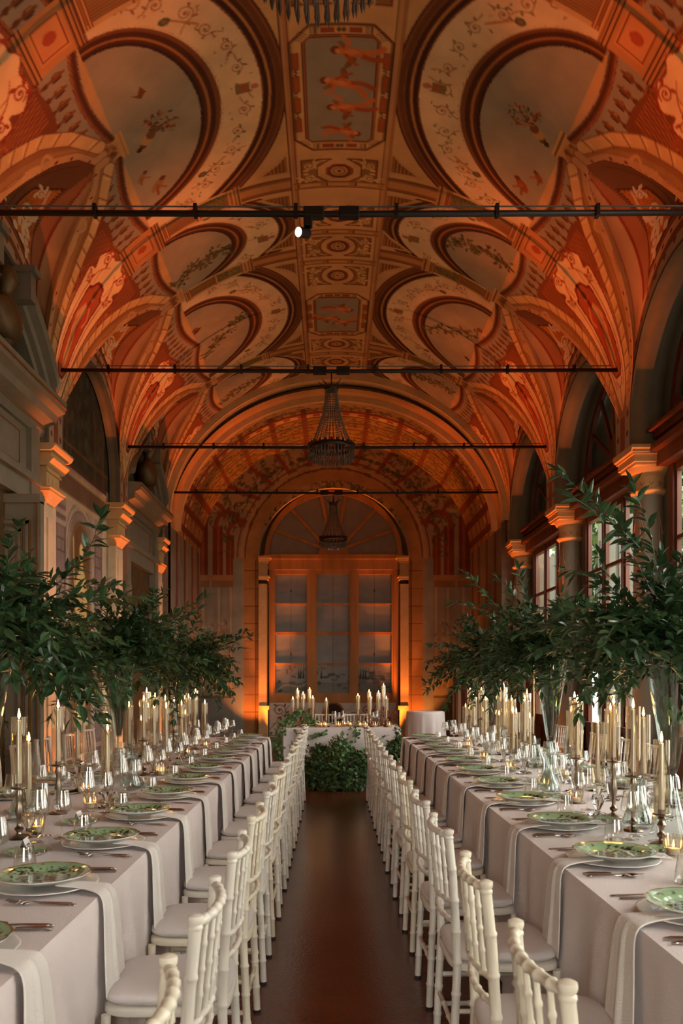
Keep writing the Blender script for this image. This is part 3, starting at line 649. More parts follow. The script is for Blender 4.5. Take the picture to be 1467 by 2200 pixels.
# ------------------------------------------------ columns of the garden side
def make_column(y, label, rot=0):
    e = empty('column', (3.27, y, 0), 0, label, 'column', 'columns between the garden windows')
    m = MB(); m.lathe([(.15,.35),(.158,.5),(.158,1.6),(.152,2.4),(.14,EYE+1.9)], 32); m.build('shaft', MATS['shaft_marble'], e, smooth=40)
    m = MB(); m.box(-.26,.26,-.26,.26,0,.22); m.lathe([(.22,.22),(.23,.26),(.2,.3),(.165,.32),(.17,.35)], 32); m.build('base', MATS['stone_grey'], e, smooth=40)
    m = MB(); zr = EYE+1.9
    m.lathe([(.14,zr-.02),(.17,zr),(.18,zr+.02),(.17,zr+.04),(.148,zr+.05),(.148,zr+.17),(.165,zr+.18),(.165,zr+.2),(.185,zr+.2),(.21,zr+.235),(.22,zr+.27)], 36)
    m.box(-.2,.2,-.2,.2,zr+.27,zr+.30); 
    for kk,(h,z0,z1) in enumerate(((.215,zr+.26,zr+.29),(.235,zr+.29,zr+.36),(.25,zr+.36,zr+.38),(.262,zr+.38,zr+.40))): m.box(-h,h,-h,h,z0,z1)
    m.prism([(-.25,zr+.385),(-.275,zr+.42),(-.275,zr+.45),(.275,zr+.45),(.275,zr+.42),(.25,zr+.385)],0,-.275,.275)
    m.build('capital', MATS['stone_gold'], e, smooth=30)
    m = MB()
    for k in range(10):
        a = k*2*PI/10
        m.tube([(.149*math.cos(a+t*.25), .149*math.sin(a+t*.25), zr+.11-.035*math.sin(t*PI)) for t in np.linspace(0,1,6)], .006, 6)
        if k%2==0: m.tube([(.152*math.cos(a+t*.9), .152*math.sin(a+t*.9), zr-.22-.2*math.sin(t*PI)) for t in np.linspace(0,1,8)], .005, 6); m.tube([(.151*math.cos(a),.151*math.sin(a),zr-.1), (.155*math.cos(a),.155*math.sin(a),zr-.6)], .004, 5)
    m.build('festoon', MATS['festoon_tan'], e, smooth=True)
    return e
mat('festoon_tan', (168,140,106), .7); mat('shaft_marble', (134,122,104), .55, bump=.1, bscale=12, var=.35, vscale=3, stretch=(1,1,.25))
for y, lb in ((5.6,'painted stone column nearest the camera end, mostly behind tall greenery, between garden windows'),(8.35,'grey column with glowing moulded capital between second and third garden windows'),(11.1,'grey column with moulded capital, middle one of the visible garden side row'),(13.85,'grey column with lit capital at the chamber arch on the garden side')): make_column(y, lb)
# ------------------------------------------------ pilasters of the painted wall
def make_pilaster(y, label):
    e = empty('pilaster', (-3.0, y, 0), 0, label, 'pilaster', 'pilasters along the frescoed wall')
    m = MB(); m.box(0,.1,-.18,.18,.3,EYE+1.8); m.box(0,.12,-.11,.11,.5,EYE+1.65)
    m.build('shaft', MATS['stone_cream'], e)
    m = MB(); m.box(0,.14,-.23,.23,0,.3); m.build('base', MATS['stone_grey'], e)
    m = MB(); z = EYE
    m.add([(0,-.03,z+1.68),(.04,0,z+1.66),(0,.03,z+1.68),(0,-.2,z+1.9),(.16,-.2,z+1.9),(.16,.2,z+1.9),(0,.2,z+1.9)], [(0,3,4,1),(1,4,5),(1,5,6,2),(0,1,2)])
    m.box(0,.17,-.22,.22,z+1.9,z+1.93); m.box(0,.19,-.24,.24,z+1.93,z+1.945)
    m.box(0,.13,-.19,.19,z+1.945,z+2.1)
    for k in (-.11,0,.11): m.lathe([(.028,0),(.03,.004),(.0,.006)],12,Matrix.Translation((.13,k,z+2.02))@Matrix.Rotation(R(90),4,'Y')); 
    for k in (-.0,): m.lathe([(.028,0),(.03,.004),(.0,.006)],12,Matrix.Translation((.06,-.19,z+2.02))@Matrix.Rotation(R(90),4,'X'))
    m.box(0,.15,-.21,.21,z+2.1,z+2.12); m.box(0,.135,-.195,.195,z+2.12,z+2.15)
    m.prism([(.14,z+2.15),(.165,z+2.16),(.2,z+2.2),(.22,z+2.22),(.22,z+2.235),(0,z+2.235),(0,z+2.15)],1,-.25,.25)
    m.box(0,.19,-.22,.22,z+2.235,z+2.29)
    m.prism([(.2,z+2.29),(.23,z+2.31),(.25,z+2.34),(.25,z+2.36),(0,z+2.36),(0,z+2.29)],1,-.29,.29)
    m.build('capital', MATS['stone_gold'], e)
    return e
for y, lb in ((5.6,'cream pilaster of the frescoed wall beside the first pedimented doorway'),(8.35,'cream pilaster with brightly lit stepped capital between doorway and painted niche'),(11.07,'cream pilaster with lit stepped capital beyond the painted statue niche'),(13.7,'cream pilaster with lit capital where the frescoed wall meets the end chamber')): make_pilaster(y, lb)
# ------------------------------------------------ frescoed wall (x = -3.0)
def paint_left():
    C = Canvas(3.0, 14.0, 0, 5.5, .012, (150,138,118)); rnd = random.Random(8)
    C.rect(3,14,0,.75,(120,110,94)); C.rect(3,14,.75,.8,(96,80,62))
    # painted niche with a pale statue between the pilasters
    y0,y1=8.62,10.8; C.rect(y0,y1,0,4.2,(170,142,124)); C.rect(y0,y1,.0,.5,(132,120,104))
    for a,b in ((8.62,8.78),(10.62,10.8)): C.rect(a,b,0,3.9,(206,188,152))
    for yc in (8.98,10.42):
        C.rect(yc-.17,yc+.17,.4,3.4,(134,104,100)); C.rect(yc-.11,yc+.11,.7,3.2,(156,126,116)); 
        for k in range(-3,4): C.stroke([(yc+k*.03,.8),(yc+k*.03,2.0)],.008,(104,80,76))
        for z in (.62,2.06,2.16,3.2,3.32): C.rect(yc-.2,yc+.2,z-.03,z+.03,(190,160,136)); C.rect(yc-.2,yc+.2,z-.035,z-.025,(90,66,56))
        for z in (2.55,2.95):
            C.rect(yc-.14,yc+.14,z-.08,z+.08,(110,84,76))
            for k in range(-3,4): C.rect(yc+k*.035-.01,yc+k*.035+.01,z-.06,z+.06,(168,140,124))
    C.rect(9.15,10.25,.3,3.5,(192,164,140))
    C.fill(arch_curve(9.7,.44,3.45,3.0,.6),(160,132,116)); C.fill(arch_curve(9.7,.38,3.35,2.95,.62),(140,100,70)); C.fill(arch_curve(9.7,.33,3.28,2.9,.9),(128,84,46))
    for r_ in (.5,.58): t=np.linspace(0,PI,30); C.stroke(np.stack([9.7+r_*np.cos(t),2.95+r_*np.sin(t)],1),.014,(110,80,64))
    C.fill(spl([(9.6,1.35),(9.5,1.9),(9.48,2.3),(9.46,2.55),(9.6,2.72),(9.66,2.8),(9.64,3.0),(9.72,3.08),(9.8,3.0),(9.78,2.8),(9.86,2.7),(9.94,2.5),(9.92,2.2),(9.86,1.8),(9.84,1.35)],6,True),(232,196,130))
    for k in range(7): C.stroke(spl([(9.58+.04*k,1.4),(9.56+.045*k,2.0),(9.6+.03*k,2.5)],5),.01,(186,140,80))
    C.ell(9.72,2.95,.06,.09,(240,210,150)); C.stroke(spl([(9.5,2.45),(9.44,2.7),(9.42,3.1)],5),.04,(228,190,126))
    C.fill([(9.5,.5),(9.94,.5),(9.88,.9),(9.56,.9)],(206,190,150)); C.rect(9.46,9.98,.9,.98,(216,200,160)); C.fill([(9.56,.98),(9.88,.98),(9.84,1.3),(9.6,1.3)],(210,192,150)); C.rect(9.5,9.94,1.3,1.38,(220,204,164))
    C.scroll(9.72,1.12,.1,0,1,(150,120,84),.02)
    C.rect(8.62,10.8,3.5,3.56,(206,176,136)); C.rect(8.62,10.8,3.56,3.8,(124,88,64)); C.rect(8.62,10.8,3.8,3.86,(196,160,118)); C.rect(8.62,10.8,3.9,3.96,(90,60,44))
    # dark painted garden scene in the lunettes
    for yc in MID[1:]:
        C.fill(arch_curve(yc,1.2,5.25,4.05,3.95),(64,60,46))
        for _ in range(160):
            u=rnd.uniform(yc-1.1,yc+1.1); v=rnd.uniform(3.95,5.1); C.ell(u,v,rnd.uniform(.03,.1),rnd.uniform(.03,.14),rnd.choice([(54,52,38),(78,76,54),(96,88,64),(84,64,42),(44,44,36)]),.6,rot=rnd.random()*3,n=9)
        for k in (-.9,-.55,.55,.9): C.rect(yc+k-.05,yc+k+.05,3.95,4.7,(96,68,44))
        C.rect(yc-1.2,yc+1.2,4.12,4.16,(120,84,50))
    # ground of the two door bays
    for yc in (6.975,12.475):
        C.rect(yc-1.15,yc+1.15,.0,3.95,(136,128,108)); 
        for z in (.9,1.9,2.9): C.rect(yc-1.15,yc-.85,z-.4,z+.4,(120,110,90)); C.frame(yc-1.12,yc-.88,z-.38,z+.38,.014,(150,116,64)); C.frame(yc+.88,yc+1.12,z-.38,z+.38,.014,(150,116,64))
    C.fill(arch_curve(12.35,.62,2.1,1.5,.0),(176,164,138)); C.fill(arch_curve(12.35,.55,2.02,1.5,.0),(150,138,116)); C.fill(arch_curve(12.35,.4,1.86,1.45,.3),(120,84,60)); C.rect(11.55,13.1,2.15,2.22,(190,176,146)); C.rect(11.6,13.0,2.25,2.3,(130,120,100))
    C.rect(11.5,13.4,2.4,3.7,(150,104,60)); C.rect(11.75,13.2,2.4,3.5,(112,98,78)); C.scroll(11.9,3.35,.12,0,1,(170,110,60),.03); C.fill(arch_curve(12.4,.4,3.5,3.1,2.3),(64,52,42)); C.stroke(arch_curve(12.4,.42,3.52,3.1,2.3),.03,(150,120,80))
    return C
CL = paint_left()
y = np.arange(3.2, 13.86, .02); z = np.arange(0, 5.42, .02); Y, Z = np.meshgrid(y, z, indexing='ij')
tag(grid_obj('wall_left', np.stack([np.full_like(Y,-3.0),Y,Z],-1), MATS['wall_fresco'], color=CL.sample(Y,Z)), kind='structure')
mb = MB(); mb.box(-3.2,-3.0,-3.1,3.2,0,5.5); tag(mb.build('wall_left', MATS['plaster_dark']), kind='structure')
# pedimented doorways
def make_pediment(yc, label, leaf):
    e = empty('doorway_pediment', (-3.0, yc, 0), 0, label, 'doorway pediment', 'pedimented doorways of the frescoed wall')
    z = EYE
    m = MB(); prof = [(0,z+2.4),(.1,z+2.42),(.13,z+2.48),(.13,z+2.52),(.24,z+2.56),(.26,z+2.63),(.33,z+2.66),(.35,z+2.76),(0,z+2.78)]
    m.prism([(a,b) for a,b in prof], 1, -1.14, 1.14)
    m.build('cornice', MATS['panel_paint'], e)
    for sg in (-1,1):
        m = MB(); n=14; base=None
        rp = [(0,0),(.1,0),(.12,.04),(.17,.05),(.19,.1),(.26,.12),(.28,.19),(0,.21)]
        vs=[]; fs=[]; N=len(rp)
        for i in range(n+1):
            k=i/n; yy=sg*(1.16-.78*k); zz=z+2.76+.66*k**.75; 
            vs += [(a,yy,zz+b) for a,b in rp]
        for i in range(n):
            for j in range(N): fs.append((i*N+j,i*N+(j+1)%N,(i+1)*N+(j+1)%N,(i+1)*N+j))
        fs += [tuple(range(N)), tuple(range(n*N,(n+1)*N))]
        m.add(vs,fs); m.box(0,.3,min(sg*.3,sg*.42),max(sg*.3,sg*.42),z+3.42,z+3.66); m.box(0,.34,min(sg*.28,sg*.44),max(sg*.28,sg*.44),z+3.66,z+3.72)
        m.build('raking_cornice', MATS['panel_paint'], e)
    m = MB(); m.box(0,.07,-1.0,1.0,z+1.95,z+2.42); m.box(0,.12,-1.02,-.8,z+1.5,z+2.42); m.box(0,.12,.8,1.02,z+1.5,z+2.42); m.box(0,.1,-.95,.95,z+1.72,z+1.95); m.box(0,.16,-.98,.98,z+1.9,z+1.97)
    m.build('frieze', MATS['panel_paint'], e)
    m = MB()
    for sg in (-1,1): m.box(.072,.078,sg*.62-.005,sg*.62+.005,z+2.03,z+2.34); 
    m.box(.072,.078,-.62,.62,z+2.335,z+2.345); m.box(.072,.078,-.62,.62,z+2.025,z+2.035); m.box(.335,.352,-1.14,1.14,z+2.70,z+2.715); m.box(.125,.137,-1.14,1.14,z+2.495,z+2.505)
    m.build('gilt_line', MATS['gilt'], e)
    for sg in (-1,1):
        m = MB(); m.box(0,.12,sg*.9-.1,sg*.9+.1,0,z+1.5); m.box(.0,.14,sg*.9-.07,sg*.9+.07,.2,z+1.35); m.build('jamb', MATS['panel_paint'], e)
    m = MB(); m.box(.0,.02,-.8,.8,0,z+1.72); m.build('doorway_shade_panel', MATS['dark_bronze_bust'], e)  # thin dark slab stands in for the unlit space beyond the doorway
    return e
make_pediment(6.98, 'grey moulded broken pediment high over the open panelled door, gilt lines', True)
make_pediment(12.45, 'dark grey moulded pediment over the far doorway beside the end chamber arch', False)
# open panelled door leaf near the camera
d = empty('door_1', (-2.68, 7.42, 0)); tag(d, kind='structure')
m = MB(); m.box(-.78,0,-.025,.025,.02,3.08); m.box(-.8,.03,-.06,.06,3.06,3.14); m.box(-.0,.03,-.04,.04,.0,3.08); m.build('door_leaf', MATS['panel_paint'], d)
m = MB()
for z0,z1 in ((.15,.8),(.92,1.55),(1.66,2.9)):
    for k,(t,dz) in enumerate(((.1,.0),(.17,.07))):
        for a,b,c,e_ in ((-.7+k*.07,-.08-k*.07,z0+dz,z0+dz+.03),(-.7+k*.07,-.08-k*.07,z1-dz-.03,z1-dz),(-.11-k*.07,-.08-k*.07,z0+dz,z1-dz),(-.7+k*.07,-.67+k*.07,z0+dz,z1-dz)): m.box(a,b,-.045,-.02,c,e_)
m.build('moulding', MATS['panel_paint'], d)
m = MB()
for z0,z1 in ((.15,.8),(.92,1.55),(1.66,2.9)):
    for a,b,c,e_ in ((-.07,-.062,z0,z1),(-.71,-.07,z1,z1+.01),(-.145,-.138,z0+.04,z1-.04),(-.71,-.14,z1-.05,z1-.042)): m.box(a,b,-.047,-.02,c,e_)
m.box(-.005,.005,-.05,-.03,.02,3.06); m.build('gilt_line', MATS['gilt'], d)
# busts in the broken pediments
def make_bust(y, x, z, lb, s=1.):
    e = empty('bust', (x,y,z), R(90), lb, 'bust', 'dark gilded busts in the broken pediments'); e.scale=(s,s,s)
    m = MB(); m.lathe([(.12,0),(.13,.03),(.08,.06),(.06,.12),(.09,.16)],20); m.build('socle', MATS['dark_bronze_bust'], e, smooth=40)
    vs=[];fs=[];n=24
    prof=[(.07,.07,.16,0),(.2,.13,.24,0),(.25,.15,.36,0),(.25,.14,.46,.0),(.2,.11,.53,0),(.075,.07,.57,.0),(.062,.064,.62,.01),(.07,.075,.66,.02),(.085,.1,.71,.025),(.09,.11,.77,.02),(.085,.105,.83,.01),(.06,.075,.88,.0),(.01,.01,.9,0)]
    for (rx,ry,zz,oy) in prof:
        for k in range(n):
            a=2*PI*k/n; fo=1+.07*math.sin(a*7+zz*20)*(1 if zz<.52 else 0); vs.append((rx*fo*math.cos(a),-oy-.0+ry*fo*math.sin(a),zz))
    for i in range(len(prof)-1):
        for k in range(n): fs.append((i*n+k,i*n+(k+1)%n,(i+1)*n+(k+1)%n,(i+1)*n+k))
    fs.append(tuple(range(n-1,-1,-1))); m=MB(); m.add(vs,fs)
    m.add([(-.015,-.12,.76),(.015,-.12,.76),(0,-.16,.735),(0,-.12,.72)],[(0,2,1),(0,3,2),(1,2,3)])
    for sx in (-1,1): m.lathe([(.0,-.02),(.02,0),(.0,.02)],8,Matrix.Translation((sx*.09,0,.76)))
    m.build('body', MATS['dark_bronze_bust'], e, smooth=True)
make_bust(7.0,-2.83,EYE+2.78,'dark gilded draped bust in the broken pediment of the first doorway',.9)
make_bust(12.45,-2.83,EYE+2.78,'dark bust in the broken pediment of the far doorway')
mb = MB(); mb.box(2.93,3.6,13.98,14.1,0,6.8); mb.box(-3.1,-2.8,13.86,14.0,0,6.8); mb.box(3.5,3.7,13.8,17.6,0,5.6); mb.box(-3.4,-3.2,13.8,17.6,0,5.6); tag(mb.build('wall_end', MATS['plaster_dark']), kind='structure')
# ------------------------------------------------ behind the camera
mb = MB(); mb.box(-3.2,3.5,-3.3,-3.1,4.2,8); mb.box(-3.2,-1.1,-3.3,-3.1,0,4.2); mb.box(1.1,3.5,-3.3,-3.1,0,4.2); mb.box(-1.1,1.1,-3.3,-3.1,3.3,4.2); tag(mb.build('wall_front', MATS['plaster_dark']), kind='structure')
mb = MB(); mb.box(-3.3,3.7,-3.3,17.6,7.0,7.2); mb.box(-3.4,-3.2,-3.3,17.6,0,7); mb.box(3.5,3.7,-3.3,17.6,5.4,7); tag(mb.build('roof', MATS['plaster_dark']), kind='structure')
# ------------------------------------------------ end arch and chamber
CX, CA, CZ, CB = .08, 2.83, EYE+2.62, 2.36; YB = 17.0
def paint_chamber():
    C = Canvas(-4.4, 4.4, 13.8, 17.1, .012, (190,150,108)); rnd = random.Random(3)
    C.rect(-4.4,4.4,13.8,14.25,(206,160,112)); 
    for v in (13.9,13.98): C.stroke([(-4.4,v),(4.4,v)],.015,(110,64,40))
    C.rect(-4.4,4.4,14.25,14.75,(196,160,118))
    for k in range(-9,10):
        u=k*.45+.2; C.ell(u,14.5,.2,.12,(180,140,98)); C.ell(u,14.5,.12,.07,(150,104,70)); C.scroll(u,14.5,.05,k,1,(220,180,130),.012)
    C.rect(-4.4,4.4,14.98,15.1,(150,60,36)); C.rect(-4.4,4.4,15.1,15.28,(222,176,124))
    u=-4.3
    while u<4.3: C.rect(u,u+.12,15.13,15.25,(170,84,50)); u+=.26
    C.rect(-4.4,4.4,15.3,15.34,(110,50,32)); C.rect(-4.4,4.4,15.34,17.1,(170,130,84))
    for s_ in (-1,1):
        for u in (.55,1.15,1.75,2.35): C.rect(min(s_*u-.05,s_*u+.05),max(s_*u-.05,s_*u+.05),14.75,17.1,(136,62,36))
    for v in (15.7,16.1,16.6): C.rect(-4.4,4.4,v-.04,v+.04,(140,70,40))
    for _ in range(2600):
        u=rnd.uniform(-3.6,3.6); v=rnd.choice([15.55,15.9,16.35,16.8,14.85])+rnd.gauss(0,.09); C.ell(u,v,.045,.017,rnd.choice([(74,80,44),(94,92,54),(60,64,40),(110,100,62)]),.85,rot=rnd.random()*3,n=7)
    for s_ in (-1,1):
        for u in (3.1,3.5,3.9): C.rect(min(s_*u-.07,s_*u+.07),max(s_*u-.07,s_*u+.07),14.3,17.1,(120,60,38))
    return C
CC = paint_chamber()
t = np.linspace(0, PI, 420); y = np.arange(13.85, YB+.02, .02); T, Y = np.meshgrid(t, y, indexing='ij')
P = np.stack([CX+CA*np.cos(T), Y, CZ+CB*np.sin(T)], -1); Ls = 4.1
tag(grid_obj('ceiling', P, MATS['fresco'], color=CC.sample((PI/2-T)/(PI/2)*Ls, Y)*np.array([.95,.84,.68])), kind='structure')  # warm tint puts orange light into the chamber vault's paint colours too
# end arch: a proud ring with a dark brown painted soffit band between hall and chamber
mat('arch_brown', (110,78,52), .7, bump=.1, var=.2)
def ring(y0,y1,a0,b0,a1,b1,m,cz=VZ,cx=X0):
    n=120; vs=[];fs=[]
    for i in range(n+1):
        a=PI*i/n; c,s=math.cos(a),math.sin(a)
        for (A_,B_,yy) in ((a0,b0,y0),(a1,b1,y0),(a1,b1,y1),(a0,b0,y1)): vs.append((cx+A_*c,yy,cz+B_*s))
    for i in range(n):
        for j in range(4): fs.append((i*4+j,i*4+(j+1)%4,(i+1)*4+(j+1)%4,(i+1)*4+j))
    mm=MB(); mm.add(vs,fs); return mm.build('arch', m, smooth=35)
tag(ring(13.7,13.95,VA-.1,VB-.12,VA+.1,VB+.1,MATS['stone_gold']), kind='structure', label='lit front band of the wide arch opening to the end chamber')
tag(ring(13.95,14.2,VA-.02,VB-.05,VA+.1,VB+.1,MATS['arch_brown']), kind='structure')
tag(ring(14.2,14.3,CA-.1,CB-.09,VA+.1,VB+.1,MATS['stone_gold'],CZ,CX), kind='structure')
# chamber side walls
def paint_side():
    C = Canvas(13.8,17.1,0,4.2,.015,(140,124,104)); C.rect(13.8,17.1,0,1.0,(122,112,98))
    for y in (14.4,15.2,16.0,16.7):
        C.rect(y-.11,y+.11,1.0,2.7,(150,134,112)); C.rect(y-.1,y+.1,2.7,4.2,(124,62,40)); C.rect(y-.16,y+.16,2.65,2.75,(176,130,90)); C.rect(y-.15,y+.15,1.0,1.1,(170,150,124)); C.rect(y-.05,y+.0,1.1,2.6,(176,160,134))
    return C
CS = paint_side()
y = np.arange(13.85, YB+.03, .03); z = np.arange(0, CZ+.05, .03); Y, Z = np.meshgrid(y, z, indexing='ij')
for nm, x in (('wall_left', CX-CA), ('wall_right', CX+CA)):
    tag(grid_obj(nm, np.stack([np.full_like(Y,x),Y,Z],-1), MATS['wall_fresco'], color=CS.sample(Y,Z)), kind='structure')
# back wall
KB = YB/FPX
def W(px, py): return ((px-712)*KB, (1460-py)*KB+EYE)
RX0, RX1 = W(556,0)[0], W(877,0)[0]; RC=(RX0+RX1)/2; RH=(RX1-RX0)/2; RZ=W(0,1197)[1]; RT=W(0,1048)[1]
def paint_back():
    C = Canvas(-3.3,3.5,0,6.8,.009,(150,140,124)); rnd=random.Random(5)
    def Rp(a,b,c,d,col,al=1.): x0,z1=W(a,b); x1,z0=W(c,d); C.rect(x0,x1,z0,z1,col,al)
    Rp(380,900,1080,1100,(186,148,104)); Rp(380,1100,1080,1260,(160,136,110))
    # foliage of the painted pergola
    for _ in range(1500):
        px=rnd.uniform(400,1040); py=rnd.uniform(930,1130); x,z=W(px,py); C.ell(x,z,.07,.025,rnd.choice([(84,84,50),(104,96,60),(70,66,42),(140,110,66)]),.7,rot=rnd.random()*3,n=7)
    for k in range(-4,5):
        a=k*.28; x,z=W(716,1100); C.stroke([(x+1.7*math.sin(a),z+1.3*math.cos(a)-.3),(x+3.0*math.sin(a),z+2.4*math.cos(a)-.3)],.09,(150,74,40))
    for s_ in (-1,1):
        def X(d): return 716+s_*d
        def RR(d0,y0,d1,y1,col,al=1.): Rp(min(X(d0),X(d1)),y0,max(X(d0),X(d1)),y1,col,al)
        for (d,w_,top) in ((282,13,1110),(248,11,1130),(222,9,1150)):
            RR(d-w_,top,d+w_,1235,(126,58,36)); RR(d-w_*.3,top,d+w_*.1,1235,(160,84,50)); RR(d-w_-5,1235,d+w_+5,1247,(176,120,80)); RR(d-w_-3,1247,d+w_+3,1262,(140,100,70))
            RR(d-w_+1,1262,d+w_-1,1480,(148,130,108)); RR(d-w_*.4,1262,d+0,1480,(176,158,132)); RR(d-w_-4,1480,d+w_+4,1496,(158,142,120)); RR(d-w_-6,1496,d+w_+6,1560,(134,126,112)); RR(d-w_-6,1495,d+w_+6,1499,(90,76,62))
            t=np.linspace(0,PI,20); x,z=W(X(d-22),top); C.stroke(np.stack([x+.26*np.cos(t),z+.3*np.sin(t)],1),.09,(140,70,42))
        RR(198,1200,215,1600,(140,140,130)); RR(300,1110,345,1600,(120,100,84))
        RR(158,1195,192,1600,(168,120,72)); RR(152,1195,156,1600,(120,84,54)); RR(166,1195,168,1560,(120,72,44))
        for py in range(1225,1560,38): RR(158,py,192,py+2,(120,70,40))
        RR(150,1186,200,1198,(190,140,92))
        for _ in range(160):
            x,z=W(X(rnd.choice([235,265,300])+rnd.gauss(0,8)),rnd.uniform(1330,1480)); C.ell(x,z,.03,.05,rnd.choice([(176,160,138),(110,98,84),(150,112,78)]),.6,rot=rnd.random()*3,n=8)
    t=np.linspace(0,PI,60)
    for r_,w_,c in ((1.72,.22,(176,128,78)),(1.86,.03,(110,66,40)),(1.93,.06,(190,146,98)),(2.02,.03,(120,72,44))): C.stroke(np.stack([RC+r_*np.cos(t),RZ+r_*np.sin(t)],1),w_,c)
    for _ in range(260):
        a=rnd.uniform(0,PI); C.ell(RC+2.2*math.cos(a)*rnd.uniform(.96,1.1),RZ+2.15*math.sin(a),.05,.02,rnd.choice([(90,86,54),(70,64,42)]),.8,rot=rnd.random()*3,n=7)
    Rp(380,1590,1060,1612,(118,114,106))
    return C
CBk = paint_back()
A = np.array([(RX0, z) for z in np.linspace(0,RZ,200)[:-1]] + [(RC-RH*math.cos(a), RZ+(RT-RZ)*math.sin(a)) for a in np.linspace(0,PI,260)] + [(RX1, z) for z in np.linspace(RZ,0,200)[1:]])
B = np.array([(-3.1, z) for z in np.linspace(0,RZ,200)[:-1]] + [(RC-(3.15)*math.cos(a), RZ+3.1*math.sin(a)) for a in np.linspace(0,PI,260)] + [(3.3, z) for z in np.linspace(RZ,0,200)[1:]])
k = np.linspace(0,1,130); U = A[:,None,0]*(1-k)+B[:,None,0]*k; V = A[:,None,1]*(1-k)+B[:,None,1]*k
tag(grid_obj('wall_back', np.stack([U,np.full_like(U,YB),V],-1), MATS['wall_fresco'], color=CBk.sample(U,V)), kind='structure')
e = np.linspace(0,.3,5); U = A[:,None,0]+0*e; V = A[:,None,1]+0*e
tag(grid_obj('wall_back', np.stack([U,YB+e+0*U,V],-1), MATS['stone_gold'], smooth=False), kind='structure')
mb = MB(); mb.box(RX0-.05,RX1+.05,YB+.28,YB+.34,0,RT+.1); tag(mb.build('wall_back', MATS['plaster_dark']), kind='structure')
mb = MB(); mb.box(-3.2,RX0,YB+.02,YB+.3,0,7); mb.box(RX1,3.4,YB+.02,YB+.3,0,7); tag(mb.build('wall_back', MATS['plaster_dark']), kind='structure')
mb = MB(); mb.box(-2.74,RX0-.0,YB-.06,YB,0,.17); mb.box(RX1,2.9,YB-.06,YB,0,.17); tag(mb.build('baseboard_back', MATS['stone_grey']), kind='structure')
# imposts and responds of the recess
for x, lb in ((RX0,'slim orange-lit pilaster at the recess edge beside the painted window, frescoed wall side'),(RX1,'slim orange-lit pilaster at the recess edge beside the painted window, garden side')):
    s_ = 1 if x < 0 else -1
    e = empty('recess_pilaster', (x, YB, 0), 0, lb, 'pilaster', 'pilasters of the painted window recess')
    def bx(m, w0, yy, z0, z1): m.box(min(0,s_*w0),max(0,s_*w0),-yy,.26,z0,z1)
    m = MB(); bx(m,.17,.06,.9,W(0,1255)[1]); m.build('shaft', MATS['stone_gold'], e)
    m = MB(); bx(m,.22,.1,0,.16); bx(m,.19,.08,.16,.82); bx(m,.22,.1,.82,.9); m.build('base', MATS['stone_gold'], e)
    m = MB(); za=W(0,1246)[1]; bx(m,.2,.09,za,za+.05); bx(m,.23,.11,za+.05,za+.08); bx(m,.18,.07,za+.08,za+.34); bx(m,.21,.1,za+.34,za+.4); bx(m,.24,.12,za+.4,za+.44); bx(m,.27,.15,za+.44,za+.49); m.build('capital', MATS['stone_gold'], e)
# painted false window in the recess
d = empty('window_7', (0, YB+.2, 0)); tag(d, kind='structure')
vmat('pane_paint', .5, .05, 20., .15)
def paint_pane():
    C = Canvas(-1.5,1.7,1.0,4.4,.008,(150,146,140)); rnd=random.Random(6)
    for _ in range(220):
        C.ell(rnd.uniform(-1.4,1.6),rnd.uniform(1.6,4.1),rnd.uniform(.1,.4),.05,rnd.choice([(160,152,140),(140,140,138),(168,156,140),(132,134,134)]),.3)
    x0,z1=W(585,1425); x1,z0=W(845,1492)
    C.rect(x0,x1,z0,z0+.25,(128,126,112))
    for i in range(90):
        px=rnd.uniform(588,845); py=rnd.uniform(1440,1485); x,z=W(px,py); C.ell(x,z,rnd.uniform(.03,.09),rnd.uniform(.015,.05),rnd.choice([(74,80,76),(96,102,92),(112,112,100),(60,66,64),(134,130,116)]),.8,n=12)
    for i in range(14):
        x,z=W(rnd.uniform(600,840),rnd.uniform(1432,1446)); C.rect(x,x+.08,z-.05,z+.05,(158,148,130)); C.fill([(x,z+.05),(x+.08,z+.05),(x+.04,z+.1)],(136,110,90))
    for px in (641,645,651,775,781,786,690):
        x,z=W(px,1450); C.fill([(x-.025,z-.08),(x+.025,z-.08),(x,z+.16)],(58,66,60))
    x,z=W(612,1470); C.stroke(spl([(x-.2,z-.15),(x,z-.02),(x+.3,z-.05),(x+.5,z+.06)],6),.03,(170,160,138))
    for px in (624,715.5,805): x,z=W(px,1360); C.stroke([(x,z-1.5),(x,z+1.3)],.01,(96,84,70))
    for px,py in ((624,1267),(624,1405),(805,1267),(805,1405)): x,z=W(px,py); C.rect(x-.015,x+.015,z-.03,z+.03,(60,36,24))
    return C
CPn = paint_pane()
cols=[(590,659),(680.5,751),(771,842)]; rows=[(1232,1294),(1298,1357),(1363,1424),(1428,1489)]
for (a,b) in cols:
    for (c,e_) in rows:
        x0,z1=W(a,c); x1,z0=W(b,e_); x=np.arange(x0,x1+.01,.01); z=np.arange(z0,z1+.01,.01); U,V=np.meshgrid(x,z,indexing='ij')
        grid_obj('pane', np.stack([U,np.full_like(U,-.02),V],-1), MATS['pane_paint'], d, color=CPn.sample(U,V), smooth=False)
m = MB(); F=[577]+[v for c in cols for v in c]+[857]
for a,b in zip(F[::2],F[1::2]): x0=W(a,0)[0]; x1=W(b,0)[0]; m.box(x0,x1,-.08,.02,W(0,1510)[1],W(0,1222)[1]); 
for a,b in zip(F[::2],F[1::2]): x0=W(a,0)[0]; x1=W(b,0)[0]; m.box(x0+.04,x1-.04,-.1,-.07,W(0,1505)[1],W(0,1226)[1])
G=[1222]+[v for r in rows for v in r]+[1510]
